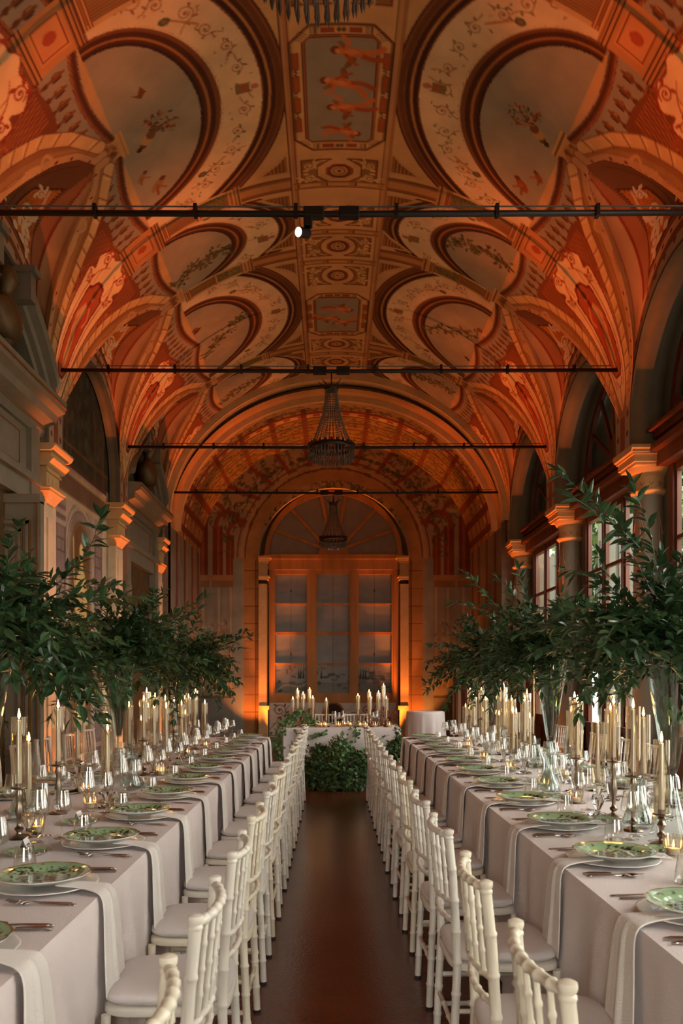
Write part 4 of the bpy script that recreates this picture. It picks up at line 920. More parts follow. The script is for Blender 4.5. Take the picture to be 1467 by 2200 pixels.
for c,e_ in zip(G[::2],G[1::2]): m.box(W(577,0)[0],W(857,0)[0],-.07,.02,W(0,e_)[1],W(0,c)[1])
for (a,b) in cols:
    for (c,e_) in rows: x0,z1=W(a,c); x1,z0=W(b,e_); m.box(x0-.015,x1+.015,-.075,-.03,z0-.015,z0+.0); m.box(x0-.015,x0,-.075,-.03,z0,z1); m.box(x1,x1+.015,-.075,-.03,z0,z1)
m.build('frame', MATS['wood_ochre'], d)
m = MB(); m.box(W(565,0)[0],W(868,0)[0],-.12,.02,W(0,1222)[1],W(0,1192)[1]); m.box(W(565,0)[0],W(868,0)[0],-.16,.02,W(0,1200)[1],W(0,1190)[1]); m.build('transom', MATS['wood_ochre'], d)
zs=W(0,1190)[1]; Rr=W(857,0)[0]-RC-.02; Rz=RT-.12-zs
m = MB(); t=np.linspace(0,PI,60)
for i in range(59):
    q=[(RC+(Rr+.1)*math.cos(t[i]),zs+(Rz+.12)*math.sin(t[i])),(RC+(Rr+.1)*math.cos(t[i+1]),zs+(Rz+.12)*math.sin(t[i+1])),(RC+Rr*math.cos(t[i+1]),zs+Rz*math.sin(t[i+1])),(RC+Rr*math.cos(t[i]),zs+Rz*math.sin(t[i]))]; m.prism(q,1,-.1,.02)
x0,_=W(683,0); x1,_=W(750,0); m.prism([(x0,zs),(x1,zs),(x1-.06,zs+.22),(x0+.06,zs+.22)],1,-.08,.02)
for a in (24,49,79,101,131,156):
    a=R(a); c,s=math.cos(a),math.sin(a); p0=(RC+.3*c,zs+.12+.1*s); p1=(RC+(Rr+.02)*c,zs+(Rz+.02)*s); dx,dz=p1[0]-p0[0],p1[1]-p0[1]; l=math.hypot(dx,dz); nx,nz=-dz/l*.032,dx/l*.032
    m.prism([(p0[0]-nx,p0[1]-nz),(p1[0]-nx,p1[1]-nz),(p1[0]+nx,p1[1]+nz),(p0[0]+nx,p0[1]+nz)],1,-.06,.02)
m.build('fanlight', MATS['wood_ochre'], d)
mat('fan_pane', (150,136,118), .7, var=.1)
m = MB(); m.prism([(RC+Rr*math.cos(a),zs+Rz*math.sin(a)) for a in t],1,-.02,.0); m.build('pane', MATS['fan_pane'], d)
# painted dado and plinth under it
def paint_dado():
    C = Canvas(-1.5,1.6,.2,1.2,.007,(206,196,176)); rnd=random.Random(2)
    C.frame(-1.32,1.38,.27,.98,.02,(120,110,96))
    for k,x in enumerate(np.linspace(-1.1,1.2,6)):
        if k in (0,1,4,5): C.scroll(x,.62+.18*(-1)**k,.13,k,(-1)**k,(110,90,74),.02,leafc=(150,70,44)); C.scroll(x+.12,.5-.1*(-1)**k,.08,k+2,-(-1)**k,(110,90,74),.016,leafc=(160,110,60)); C.ell(x,.62,.05,.05,(160,84,50)); C.stroke(spl([(x-.2,.4),(x,.62),(x+.2,.9)],6),.014,(120,96,76))
    C.ell(.04,.72,.24,.26,(150,96,50)); C.ell(.04,.72,.2,.22,(60,44,34)); 
    for k in range(40): C.ell(rnd.uniform(-1.3,1.35),rnd.uniform(.3,.95),.018,.01,rnd.choice([(150,70,50),(90,96,84)]),.8,rot=rnd.random()*3,n=7)
    return C
CD=paint_dado(); x=np.arange(W(577,0)[0],W(857,0)[0],.012); z=np.arange(.24,W(0,1510)[1],.012); U,V=np.meshgrid(x,z,indexing='ij')
tag(grid_obj('wall_back', np.stack([U,np.full_like(U,YB+.12),V],-1), MATS['wall_fresco'], color=CD.sample(U,V), smooth=False), kind='structure')
mb=MB(); mb.box(W(572,0)[0],W(862,0)[0],YB+.05,YB+.3,0,.24); tag(mb.build('baseboard_back', MATS['stone_grey']), kind='structure')
# ------------------------------------------------ tie rods, lamps on them
def make_rod(y, label, x0=-2.83, x1=2.98, z=EYE+3.19):
    e = empty('tie_rod', (0,y,z), 0, label, 'tie rod', 'iron tie rods across the vault')
    m = MB(); m.tube([(x0,0,0),(0,0,-.012),(x1,0,0)], .02, 10); m.build('rod', MATS['iron_black'], e, smooth=True)
    m = MB(); m.tube([(x0+.3,0,.045),(-.2,0,.038),(x1-.1,0,.045)], .006, 6); m.build('cable', MATS['cable_grey'], e)
    for k in np.linspace(-2.3,2.5,8):
        m = MB(); m.box(k-.012,k+.012,-.026,.026,-.03,.05); m.build('clip', MATS['iron_black'], e)
    for k in (-.12,.12):
        m = MB(); m.box(k-.07,k+.07,-.035,.035,-.04,.03,bev=.008); m.build('joint', MATS['iron_black'], e)
    return e
for y, lb in ((2.58,'black iron tie rod above the frame carrying the nearest chandelier'),(5.53,'black tie rod carrying the small lit spotlight'),(8.35,'black tie rod from which the large chandelier hangs'),(11.1,'thin black tie rod passing behind the large chandelier ring')): make_rod(y, lb)
make_rod(13.8, 'thinnest looking black tie rod, in the plane of the end chamber arch', -2.72, 2.85)
s_ = empty('spotlight', (-.16,5.53,EYE+3.19), 0, 'small black track spotlight with lit lens on the tie rod', 'spotlight')
m = MB(); m.box(-.012,.012,-.012,.012,-.1,0); m.box(-.03,.03,-.03,.03,-.1,-.02,bev=.006); m.build('bracket', MATS['iron_black'], s_)
M_ = Matrix.Translation((-.03,0,-.14))@Matrix.Rotation(R(-38),4,'Z')@Matrix.Rotation(R(68),4,'X')@Matrix.Rotation(R(40),4,'X')
m = MB(); m.lathe([(.028,-.05),(.032,-.045),(.034,.06),(.031,.062),(.03,.05)],20,M_); m.build('housing', MATS['iron_black'], s_, smooth=40)
emat('lamp_lens', (255,226,180), 14); m = MB(); m.lathe([(.0,.05),(.03,.05),(.03,.053),(.0,.053)],16,M_,False,False); m.build('lens', MATS['lamp_lens'], s_)
# ------------------------------------------------ chandeliers
mat('crystal_smoke', (84,76,66), .15, spec=.9, metal=.0)
def make_chandelier(loc, label):
    e = empty('chandelier', loc, 0, label, 'chandelier', 'beaded basket chandeliers hung from the tie rods')
    m = MB(); m.tube([(0,0,0),(0,0,-.12)], .007, 6); m.lathe([(.012,-.16),(.02,-.14),(.01,-.12)],10); m.build('chain', MATS['bronze_dark'], e)
    m = MB(); m.lathe([(.05,-.19),(.07,-.185),(.075,-.17),(.06,-.155),(.02,-.15)],24)
    for k in range(8):
        a=k*PI/4; c,s=math.cos(a),math.sin(a); m.tube([(.065*c,.065*s,-.17),(.09*c,.09*s,-.13),(.12*c,.12*s,-.12),(.135*c,.135*s,-.1)],[.008,.006,.005,.002],5)
    m.build('crown', MATS['bronze_dark'], e, smooth=40)
    m = MB()
    for k in range(26):
        a=k*2*PI/26; c,s=math.cos(a),math.sin(a)
        for j in range(26):
            t=(j+.5)/26; r=.062+(.225-.062)*(t**1.9); z=-.18-.6*t; b=.0085
            m.add([(r*c+b,r*s,z),(r*c,r*s+b,z),(r*c-b,r*s,z),(r*c,r*s-b,z),(r*c,r*s,z+.012),(r*c,r*s,z-.012)],[(0,1,4),(1,2,4),(2,3,4),(3,0,4),(1,0,5),(2,1,5),(3,2,5),(0,3,5)])
    m.build('bead_strands', MATS['crystal_smoke'], e)
    m = MB(); m.lathe([(.222,-.8),(.236,-.8),(.24,-.79),(.24,-.77),(.232,-.76),(.222,-.765),(.222,-.8)],48,None,False,False)
    for k in range(24):
        a=k*2*PI/24; m.lathe([(.012,-.76),(.014,-.745),(.004,-.735)],6,Matrix.Translation((.232*math.cos(a),.232*math.sin(a),0)))
    m.build('ring', MATS['bronze_dark'], e, smooth=40)
    m = MB()
    for rr,zz,n,l in ((.235,-.8,44,.1),(.2,-.82,36,.12),(.15,-.85,26,.1),(.09,-.88,16,.08)):
        for k in range(n):
            a=k*2*PI/n; x,y=rr*math.cos(a),rr*math.sin(a); b=.007
            m.add([(x+b,y,zz-l*.7),(x,y+b*.5,zz-l*.7),(x-b,y,zz-l*.7),(x,y-b*.5,zz-l*.7),(x,y,zz),(x,y,zz-l)],[(0,1,4),(1,2,4),(2,3,4),(3,0,4),(1,0,5),(2,1,5),(3,2,5),(0,3,5)])
    m.build('crystal_drops', MATS['crystal_smoke'], e)
    return e
c1 = make_chandelier((0.0,8.35,EYE+3.17), 'large crystal basket chandelier hanging from the second visible tie rod')
dup(c1, (.03,13.8,EYE+3.17), .1, 'distant crystal chandelier hanging in front of the fanlight of the painted window')
dup(c1, (-.04,2.58,EYE+3.17), .2, 'chandelier of which only the crystal drops hang into the top of the frame')
# ---------------------------------------------------------------- furniture materials
mat('chair_white', (226,220,206), .38, var=.06, vscale=9)
mat('chair_ivory', (232,223,200), .38, var=.06, vscale=9)
mat('cushion_white', (214,206,202), .85, bump=.25, bscale=260, var=.04, vscale=5, sheen=.2)
mat('rubber_black', (26,24,24), .7)
mat('linen_cloth', (226,214,210), .85, bump=.3, bscale=220, var=.04, vscale=3, sheen=.15)
mat('napkin_linen', (236,230,222), .9, bump=.35, bscale=300, var=.03, sheen=.2)
mat('porcelain', (238,236,230), .16, spec=.6)
mat('silverware', (196,186,176), .2, metal=1.)
mat('silver_old', (150,136,120), .28, metal=1., bump=.1, bscale=60)
mat('card_white', (240,236,232), .7)
mat('card_ink', (96,84,84), .8)
mat('wax_ivory', (252,246,234), .45, sss=.35)
mat('wick_black', (30,22,18), .9)
emat('flame', (255,180,90), 75.)
emat('votive_flame', (255,170,80), 45.)
glassmat('glass_clear', (252,252,250), 2.2, 1.5)
glassmat('glass_sleeve', (248,243,234), 2.4, 1.5)
glassmat('glass_vase', (238,244,242), 1.8, 1.52)
def crystal_mat():
    m = bpy.data.materials.new('crystal'); m.use_nodes = True; b = m.node_tree.nodes['Principled BSDF']
    b.inputs['Base Color'].default_value=(.97,.97,.96,1); b.inputs['Roughness'].default_value=.03; b.inputs['Transmission Weight'].default_value=1.; b.inputs['IOR'].default_value=1.35
    MATS['crystal']=m
crystal_mat()
# plate glaze with its painted tree
def paint_plate():
    C = Canvas(-.16,.16,-.16,.16,.0016,(156,184,142)); rnd=random.Random(11)
    t=np.linspace(0,2*PI,120)
    C.stroke(np.stack([.151*np.cos(t),.151*np.sin(t)],1),.008,(150,104,52)); C.stroke(np.stack([.128*np.cos(t),.128*np.sin(t)],1),.0016,(110,130,96),.6)
    def tree(x,y,s,rot):
        C.T=(x,y,s,rot); C.stroke(spl([(-.06,0),(-.03,.01),(.0,.0),(.03,.012),(.06,.005)],5),.006,(44,34,32)); C.stroke(spl([(0,0),(.01,.03),(.04,.05)],4),.004,(44,34,32)); C.stroke(spl([(-.02,0),(-.02,-.025),(.01,-.05)],4),.004,(44,34,32)); C.stroke(spl([(.02,0),(.05,-.03)],3),.004,(44,34,32))
        for _ in range(54): C.ell(rnd.uniform(-.06,.075),rnd.gauss(0,.026),rnd.uniform(.003,.009),rnd.uniform(.003,.006),rnd.choice([(38,30,32),(58,40,38),(70,66,50),(96,50,44)]),.95,rot=rnd.random()*3,n=8)
        C.T=None
    tree(.0,.03,1.5,.1); tree(.02,-.01,1.1,2.9); tree(-.07,-.03,.95,.9); tree(.07,-.06,.85,-.5); tree(-.03,-.09,.5,0)
    for _ in range(26):
        a=rnd.random()*2*PI; r_=rnd.uniform(.1,.14); C.ell(r_*math.cos(a),r_*math.sin(a),.006,.004,rnd.choice([(60,56,44),(150,60,50),(44,38,36)]),.9,rot=a,n=8)
    return C
vm_ = vmat('plate_glaze', .09, 0, var=.02, spec=.7)
def plate_mesh(name, R0, prof, m, canvas=None, sc_=1., wob=.012, lobes=12, n=72):
    """prof: (r fraction, z); scalloped rim"""
    rs=[p[0] for p in prof]; zs=[p[1] for p in prof]
    a=np.linspace(0,2*PI,n+1); rr=np.array(rs)[:,None]*R0; w=1+wob*np.abs(np.cos(a*lobes/2))[None,:]*(np.array(rs)[:,None]**4); X=rr*w*np.cos(a)[None,:]; Y=rr*w*np.sin(a)[None,:]
    P=np.stack([X,Y,np.array(zs)[:,None]+0*X],-1); col=None
    if canvas is not None: col=canvas.sample(X*.15/R0,Y*.15/R0)
    o=grid_obj(name,P,m,color=col); return o
def densify(prof,k): 
    out=[]
    for a,b in zip(prof[:-1],prof[1:]):
        for i in range(k): t=i/k; out.append((a[0]+(b[0]-a[0])*t,a[1]+(b[1]-a[1])*t))
    return out+[prof[-1]]
TZ=.762
CPL = paint_plate()
LS = dict(edge=-.74, rz=PI, name='wall-side table', far=-2.06)
RS = dict(edge=.85, rz=0., name='window-side table', far=2.13)
# ------------------------------------------------ tablecloths
def tablecloth(x0,x1,y0,y1,label,seed,amp=.03,cat='tablecloth'):
    rnd=random.Random(seed); per=[]; step=.018
    def seg(ax,ay,bx,by,nx,ny):
        L=math.hypot(bx-ax,by-ay); n=max(2,int(L/step))
        for i in range(n): per.append((ax+(bx-ax)*i/n,ay+(by-ay)*i/n,nx,ny))
    r=.02; seg(x0,y0,x1,y0,0,-1); seg(x1,y0,x1,y1,1,0); seg(x1,y1,x0,y1,0,1); seg(x0,y1,x0,y0,-1,0)
    n=len(per); k=np.arange(n)*step
    # vertical hanging folds: a sum of soft waves, stronger towards the hem
    ph=[rnd.uniform(0,6.28) for _ in range(6)]; w=sum(a*np.sin(k*f+p) for a,f,p in zip((.5,.42,.3,.2,.12),(9.5,15.3,23.1,5.2,37.),ph)); w=np.sign(w)*np.abs(w)**1.2
    levels=[(0,0),(.006,.002),(.02,.006),(.05,.01),(.1,.013),(.18,.016),(.3,.02),(.42,.024),(.55,.028),(.66,.031),(.752,.034)]
    vs=[];fs=[]
    for (dz,out) in levels:
        h=dz/.75
        for i,(x,y,nx,ny) in enumerate(per):
            o=out+amp*w[i]*h**.8+.004*math.sin(k[i]*60+dz*5)*h*.3
            # the corners hang out in a point
            vs.append((x+nx*o,y+ny*o,TZ-dz))
    N=n
    for l in range(len(levels)-1):
        for i in range(N): fs.append((l*N+i,l*N+(i+1)%N,(l+1)*N+(i+1)%N,(l+1)*N+i))
    m=MB(); m.add(vs,fs)
    # top, gently rumpled
    nx_=int((x1-x0)/.05)+1; ny_=int((y1-y0)/.05)+1
    base=len(m.v)
    for j in range(ny_+1):
        for i in range(nx_+1):
            x=x0+(x1-x0)*i/nx_; y=y0+(y1-y0)*j/ny_; e=min(i,nx_-i,j,ny_-j)
            m.v.append((x,y,TZ-(0 if e else .0005)))
    for j in range(ny_):
        for i in range(nx_): a=base+j*(nx_+1)+i; m.f.append((a,a+1,a+nx_+2,a+nx_+1))
    return tag(m.build('tablecloth', MATS['linen_cloth'], smooth=50, fix=False), label, cat)
tablecloth(LS['far'],LS['edge'],.85,9.68,'long white linen cloth on the wall-side banquet table, falling to the floor',1)
tablecloth(RS['edge'],RS['far'],.85,9.72,'long white linen cloth on the window-side banquet table, in the shade',2)
tablecloth(-.68,.98,11.5,12.3,'white linen cloth on the head table behind the greenery',3)
# ------------------------------------------------ chiavari chair
def knotted(p0,p1,r,n,bulge=.004,pts=None,step=.004):
    P=[Vector(p) for p in pts] if pts else [Vector(p0),Vector(p1)]
    L=[0.]
    for a,b in zip(P[:-1],P[1:]): L.append(L[-1]+(b-a).length)
    T=L[-1]; knots=[T*(i+1)/(n+1) for i in range(n)]
    ts=sorted(set([0,T]+[min(T,max(0,k+d)) for k in knots for d in (-.009,-.006,-.002,.002,.006,.009)]+[l for l in L]))
    out=[];rad=[]
    for t in ts:
        i=max(j for j in range(len(L)-1) if L[j]<=t+1e-9); u=(t-L[i])/max(L[i+1]-L[i],1e-9); out.append(P[i].lerp(P[i+1],u))
        d=min([abs(t-k) for k in knots] or [9]); rad.append(r+(bulge if d<.0045 else (bulge*.45 if d<.0075 else 0)))
    return out,rad
def make_chair(label, cat='chair', m_='chair_white'):
    W_=MATS[m_]
    e=empty('chiavari_chair',(0,0,0),0,label,cat)
    def part(nm, m, mt=W_, sm=45): return m.build(nm, mt, e, smooth=sm)
    for s_ in (-1,1):
        y=s_*.183
        m=MB(); pts=[(0,y*1.03,.0),(.008,y*1.02,.2),(.018,y,.42),(.014,y,.56),(.002,y,.75),(-.012,y,.885)]
        p,r=knotted(None,None,.0152,7,.003,pts); m.tube(p,r,12); m.lathe([(.015,.0),(.0175,.004),(.0175,.009),(.0138,.013),(.017,.018),(.0188,.026),(.0175,.033),(.009,.037)],14,Matrix.Translation((-.012,y,.882)))
        o=part('leg',m); 
        m=MB(); m.lathe([(.0165,0),(.0165,.012)],12,Matrix.Translation((0,y*1.03,0.0))); f=m.build('rubber_foot',MATS['rubber_black'],o)
        m=MB(); p,r=knotted((.385,y*1.02,.0),(.375,y,.415),.0155,3,.003); m.tube(p,r,12); o=part('leg',m)
        m=MB(); m.lathe([(.0168,0),(.0168,.012)],12,Matrix.Translation((.385,y*1.02,0.0))); m.build('rubber_foot',MATS['rubber_black'],o)
    def rail(z,x,bow,r,n): 
        pts=[(x-bow*(1-(t*2-1)**2),.183*(t*2-1),z) for t in np.linspace(0,1,9)]
        p,rr=knotted(None,None,r,n,.0025,pts); m=MB(); m.tube(p,rr,10); return m
    part('top_rail',rail(.895,-.012,.035,.0118,7))
    part('cross_rail',rail(.655,.006,.03,.0095,5)); part('cross_rail',rail(.585,.011,.028,.0095,5))
    for k in range(6):
        t=(k+1)/7; yy=.183*(2*t-1); b=1-(2*t-1)**2
        p,r=knotted((.006-.03*b,yy,.655),(-.012-.035*b,yy,.895),.0068,3,.0025); m=MB(); m.tube(p,r,8); part('spindle',m)
    for z in (.15,.27):
        for s_ in (-1,1):
            m=MB(); p,r=knotted((.008,s_*.186,z),(.38,s_*.186,z),.0095,2,.003); m.tube(p,r,8); part('stretcher',m)
    for x,z in ((.38,.2),(.01,.2)):
        m=MB(); p,r=knotted((x,-.183,z),(x,.183,z),.0095,2,.003); m.tube(p,r,8); part('stretcher',m)
    def slab(z0,z1,h,rr,puff,nm,mt):
        n=48; m=MB(); ring=[]
        def sup(a,s): c,q=math.cos(a),math.sin(a); k=5.; d=(abs(c)**k+abs(q)**k)**(-1/k); return (.198+c*d*h*s, q*d*h*s)
        lv=[(.93,z0),(1.,z0+rr),(1.0,z1-rr*1.2),(.97,z1-rr*.4),(.9,z1),(.6,z1+puff*.8),(.3,z1+puff)]
        vs=[];fs=[]
        for s,z in lv:
            for i in range(n): x,y=sup(2*PI*i/n,s); vs.append((x,y,z))
        for l in range(len(lv)-1):
            for i in range(n): fs.append((l*n+i,l*n+(i+1)%n,(l+1)*n+(i+1)%n,(l+1)*n+i))
        fs.append(tuple(range(n-1,-1,-1))); fs.append(tuple(range((len(lv)-1)*n,len(lv)*n))); m.add(vs,fs); return m.build(nm,mt,e,smooth=60)
    slab(.405,.44,.2,.008,0,'seat',W_)
    c=slab(.442,.478,.197,.012,.008,'seat_cushion',MATS['cushion_white'])
    return e
chair0=make_chair('x'); chair1=make_chair('x','chair','chair_ivory')
NL=12; YL=[2.01+.675*i for i in range(NL)]; YR=[2.34+.71*i for i in range(11)]
cused={0:False,1:False}
def place_chair(x,y,rz,label,group,kind):
    src=(chair0,chair1)[kind]
    if not cused[kind]:
        cused[kind]=True; src.location=(x,y,0); src.rotation_euler=(0,0,rz); src['label']=label; src['group']=group; return src
    return dup(src,(x,y,0),rz,label,group)
rc=random.Random(5)
def seatlabel(n,i): return ORD[n-1-i]
ys=[1.38]+YL; n=len(ys)
for i,y in enumerate(ys): place_chair(-.325,y+rc.uniform(-.015,.015),PI+rc.uniform(-.03,.03),'white bamboo-style chair, aisle side of wall-side table, %s from the head end'%seatlabel(n,i),'white chairs along the aisle of the wall-side table',1 if i in (0,3,5,8) else 0)
ys=[1.63]+YR; n=len(ys)
for i,y in enumerate(ys): place_chair(.425,y+rc.uniform(-.015,.015),rc.uniform(-.03,.03),'white bamboo-style chair, aisle side of window-side table, %s from the head end'%seatlabel(n,i),'white chairs along the aisle of the window-side table',1 if i in (0,1,4,9) else 0)
ys=YL[2:]; n=len(ys)
for i,y in enumerate(ys): place_chair(-2.60+rc.uniform(-.03,.03),y,rc.uniform(-.06,.06),'white chair against the frescoed wall, far side of wall-side table, %s from head end'%seatlabel(n,i),'white chairs on the fresco side of the wall-side table',0)
ys=YR[2:]; n=len(ys)
for i,y in enumerate(ys): place_chair(2.66+rc.uniform(-.03,.03),y,PI+rc.uniform(-.06,.06),'white chair in front of the windows, far side of window-side table, %s from head end'%seatlabel(n,i),'white chairs on the garden side of the window-side table',0)
place_chair(-.12,12.72,-PI/2,'white chair behind the head table, the one beside the ivy end','white chairs behind the head table',0)
place_chair(.38,12.72,-PI/2,'white chair behind the head table, nearer the round table','white chairs behind the head table',0)
# ------------------------------------------------ place settings: prototypes (u towards table middle, v to the diner's left)
def proto_thing(o,label,cat): o['label']=label; o['category']=cat; return o
base_prof=[(0,.004),(.55,.004),(.66,.006),(.8,.013),(.95,.018),(1.,.019),(1.,.016),(.8,.009),(.66,.0),(.6,.0),(.58,-.0)]
charger=plate_mesh('charger_plate',.168,densify(base_prof,2),MATS['porcelain'],wob=.02)
dish_prof=[(0,.006),(.5,.006),(.62,.008),(.7,.014),(.85,.022),(1.,.026)]
dinner=plate_mesh('dinner_plate',.15,densify(dish_prof,12),MATS['plate_glaze'],CPL,wob=.03,n=96)
u_=plate_mesh('underside',.15,densify([(1.,.026),(.99,.022),(.7,.006),(.6,.0),(.4,.0)],2),MATS['porcelain'],wob=.03,n=96); u_.parent=dinner
bread=plate_mesh('bread_plate',.088,densify([(0,.004),(.6,.004),(.75,.009),(1.,.014)],8),MATS['plate_glaze'],CPL,wob=.03,n=64)
u_=plate_mesh('underside',.088,densify([(1.,.014),(.7,.0),(.5,.0)],2),MATS['porcelain'],wob=.03,n=64); u_.parent=bread
def lathe_obj(name,prof,m,n=28,sm=40,parent=None,cap=False):
    mb=MB(); mb.lathe(prof,n,None,cap,cap); return mb.build(name,m,parent,smooth=sm)
def wineglass(nm,H,Rb,Rt,stem):
    p=[(.0,.0015),(.034,.001),(.036,.002),(.02,.005),(.006,.01),(.0035,.02),(.0032,stem-.005),(.005,stem),(.4*Rb,stem+.004),(.8*Rb,stem+.013),(Rb*.98,stem+.022),(Rb,stem+.03),(Rb*.97,stem+.045),((Rb+Rt)/2,(stem+.04+H)/2),(Rt,H),(Rt-.0012,H),((Rb+Rt)/2-.0014,(stem+.04+H)/2),(Rb*.95,stem+.045),(Rb-.002,stem+.03),(Rb*.75,stem+.015),(.0,stem+.004)]
    return lathe_obj(nm,p,MATS['glass_clear'],30)
g_big=wineglass('wine_glass',.225,.045,.031,.105); g_mid=wineglass('wine_glass',.21,.040,.028,.105); g_slim=wineglass('champagne_glass',.235,.031,.022,.11)
tumbler=lathe_obj('water_tumbler',[(0,.002),(.036,.001),(.041,.005),(.0425,.015),(.036,.06),(.0305,.098),(.0295,.098),(.035,.06),(.041,.018),(.036,.009),(0,.008)],MATS['glass_clear'],30)
def make_napkin():
    path=[(.15,.787),(.09,.786),(.04,.78),(.012,.775),(.0,.772),(-.012,.766),(-.02,.75),(-.026,.72),(-.03,.66),(-.034,.58),(-.038,.52),(-.042,.47)]
    wid=[.03,.035,.045,.055,.064,.07,.074,.082,.094,.104,.11,.113]
    nv=22; vs=[];fs=[]
    for i,((u,z),w) in enumerate(zip(path,wid)):
        k=min(1,max(0,(i-4)/7))
        for j in range(nv):
            t=j/(nv-1)*2-1; fold=(.008*math.sin(t*4.6+1.1)+.004*math.sin(t*11+2))*(.25+.75*k)
            vs.append((u-max(0,fold*1.0)*(1 if i>3 else 0)-.0,t*w,z+(fold*.25 if i<=3 else 0)-(.025*abs(t)*(k) if i==len(path)-1 else 0)))
    for i in range(len(path)-1):
        for j in range(nv-1): a=i*nv+j; fs.append((a,a+1,a+nv+1,a+nv))
    m=MB(); m.add(vs,fs); o=m.build('napkin',MATS['napkin_linen'],smooth=True); md=o.modifiers.new('thick','SOLIDIFY'); md.thickness=.005; md.offset=1; md2=o.modifiers.new('soft','SUBSURF'); md2.levels=1; md2.render_levels=1; return o
napkin=make_napkin()
def fork_obj():
    m=MB(); z=.004
    m.add([(0,-.007,z),(.0,.007,z),(.02,.0085,z+.001),(.02,-.0085,z+.001),(.1,.0035,z+.004),(.1,-.0035,z+.004),(.135,.003,z+.007),(.135,-.003,z+.007),(.15,.011,z+.004),(.15,-.011,z+.004),(.16,.012,z+.003),(.16,-.012,z+.003)],[(0,3,2,1),(3,5,4,2),(5,7,6,4),(7,9,8,6),(9,11,10,8)])
    for k in (-.0095,-.0032,.0032,.0095): m.add([(.16,k-.002,z+.003),(.16,k+.002,z+.003),(.2,k+.0012,z+.008),(.2,k-.0012,z+.008)],[(0,3,2,1)])
    o=m.build('fork',MATS['silverware'],smooth=True); md=o.modifiers.new('thick','SOLIDIFY'); md.thickness=.002; return o
def knife_obj():
    m=MB(); z=.003; m.tube([(0,0,z+.002),(.02,0,z+.004),(.08,0,z+.004),(.1,0,z+.003)],[.004,.006,.0055,.004],8)
    m.add([(.1,-.004,z),(.1,.005,z),(.17,-.004,z),(.17,.009,z),(.205,-.002,z),(.22,.007,z),(.1,-.004,z+.002),(.1,.005,z+.002),(.17,-.004,z+.002),(.17,.009,z+.002),(.205,-.002,z+.002),(.22,.007,z+.002)],[(0,1,3,2),(2,3,5,4),(6,8,9,7),(8,10,11,9),(0,2,8,6),(2,4,10,8),(4,5,11,10),(5,3,9,11),(3,1,7,9)])
    return m.build('knife',MATS['silverware'],smooth=30)
def spoon_obj():
    m=MB(); z=.003; m.tube([(0,0,z+.001),(.02,0,z+.003),(.09,0,z+.005),(.13,0,z+.003)],[.003,.005,.003,.003],6); m.lathe([(0,-.004),(.012,-.003),(.017,.002),(.018,.005),(.016,.004),(0,-.001)],16,Matrix.Translation((.155,0,z+.004))@Matrix.Diagonal((1.5,1,1,1)))
    return m.build('spoon',MATS['silverware'],smooth=True)
fork=fork_obj(); knife=knife_obj(); spoon=spoon_obj()
def place_card():
    e=empty('place_card',(0,0,0)); m=MB(); m.add([(-.02,-.035,0),(-.02,.035,0),(.0,.035,.045),(.0,-.035,.045),(.02,-.035,0),(.02,.035,0)],[(0,1,2,3),(3,2,5,4)]); o=m.build('card',MATS['card_white'],e); md=o.modifiers.new('thick','SOLIDIFY'); md.thickness=.0008
    m=MB()
    for k in range(5): y=-.02+k*.009; m.add([(-.0125-.0008,y,.018),(-.0125-.0008,y+.006,.018),(-.0095-.0008,y+.006,.024),(-.0095-.0008,y,.024)],[(0,1,2,3)])
    m.build('handwriting',MATS['card_ink'],e); return e
card=place_card()
def menu_card():
    e=empty('menu_card',(0,0,0)); m=MB(); m.add([(-.06,-.05,.0),(-.06,.05,.0),(.09,.05,-.008),(.09,-.05,-.008)],[(0,1,2,3)]); o=m.build('card',MATS['card_white'],e); md=o.modifiers.new('thick','SOLIDIFY'); md.thickness=.001; rnd=random.Random(1)
    m=MB()
    for k in range(11):
        x=.0+k*.0075; w=rnd.uniform(.012,.038); z=lambda x: -(x+.06)/.15*.008+.0012; m.add([(x,-w,z(x)),(x,w,z(x)),(x+.003,w,z(x+.003)),(x+.003,-w,z(x+.003))],[(0,1,2,3)])
    m.build('lettering',MATS['card_ink'],e); return e
menu=menu_card()
USED=set()
def put(src,cat,label,group,x,y,z,rz,S=None):
    if src.name not in USED:
        USED.add(src.name); src.location=(x,y,z); src.rotation_euler=(0,0,rz); tag(src,label,cat,group); 
        if S: src.scale=S
        return src
    return dup(src,(x,y,z),rz,label,group,cat,S)
rs=random.Random(21)
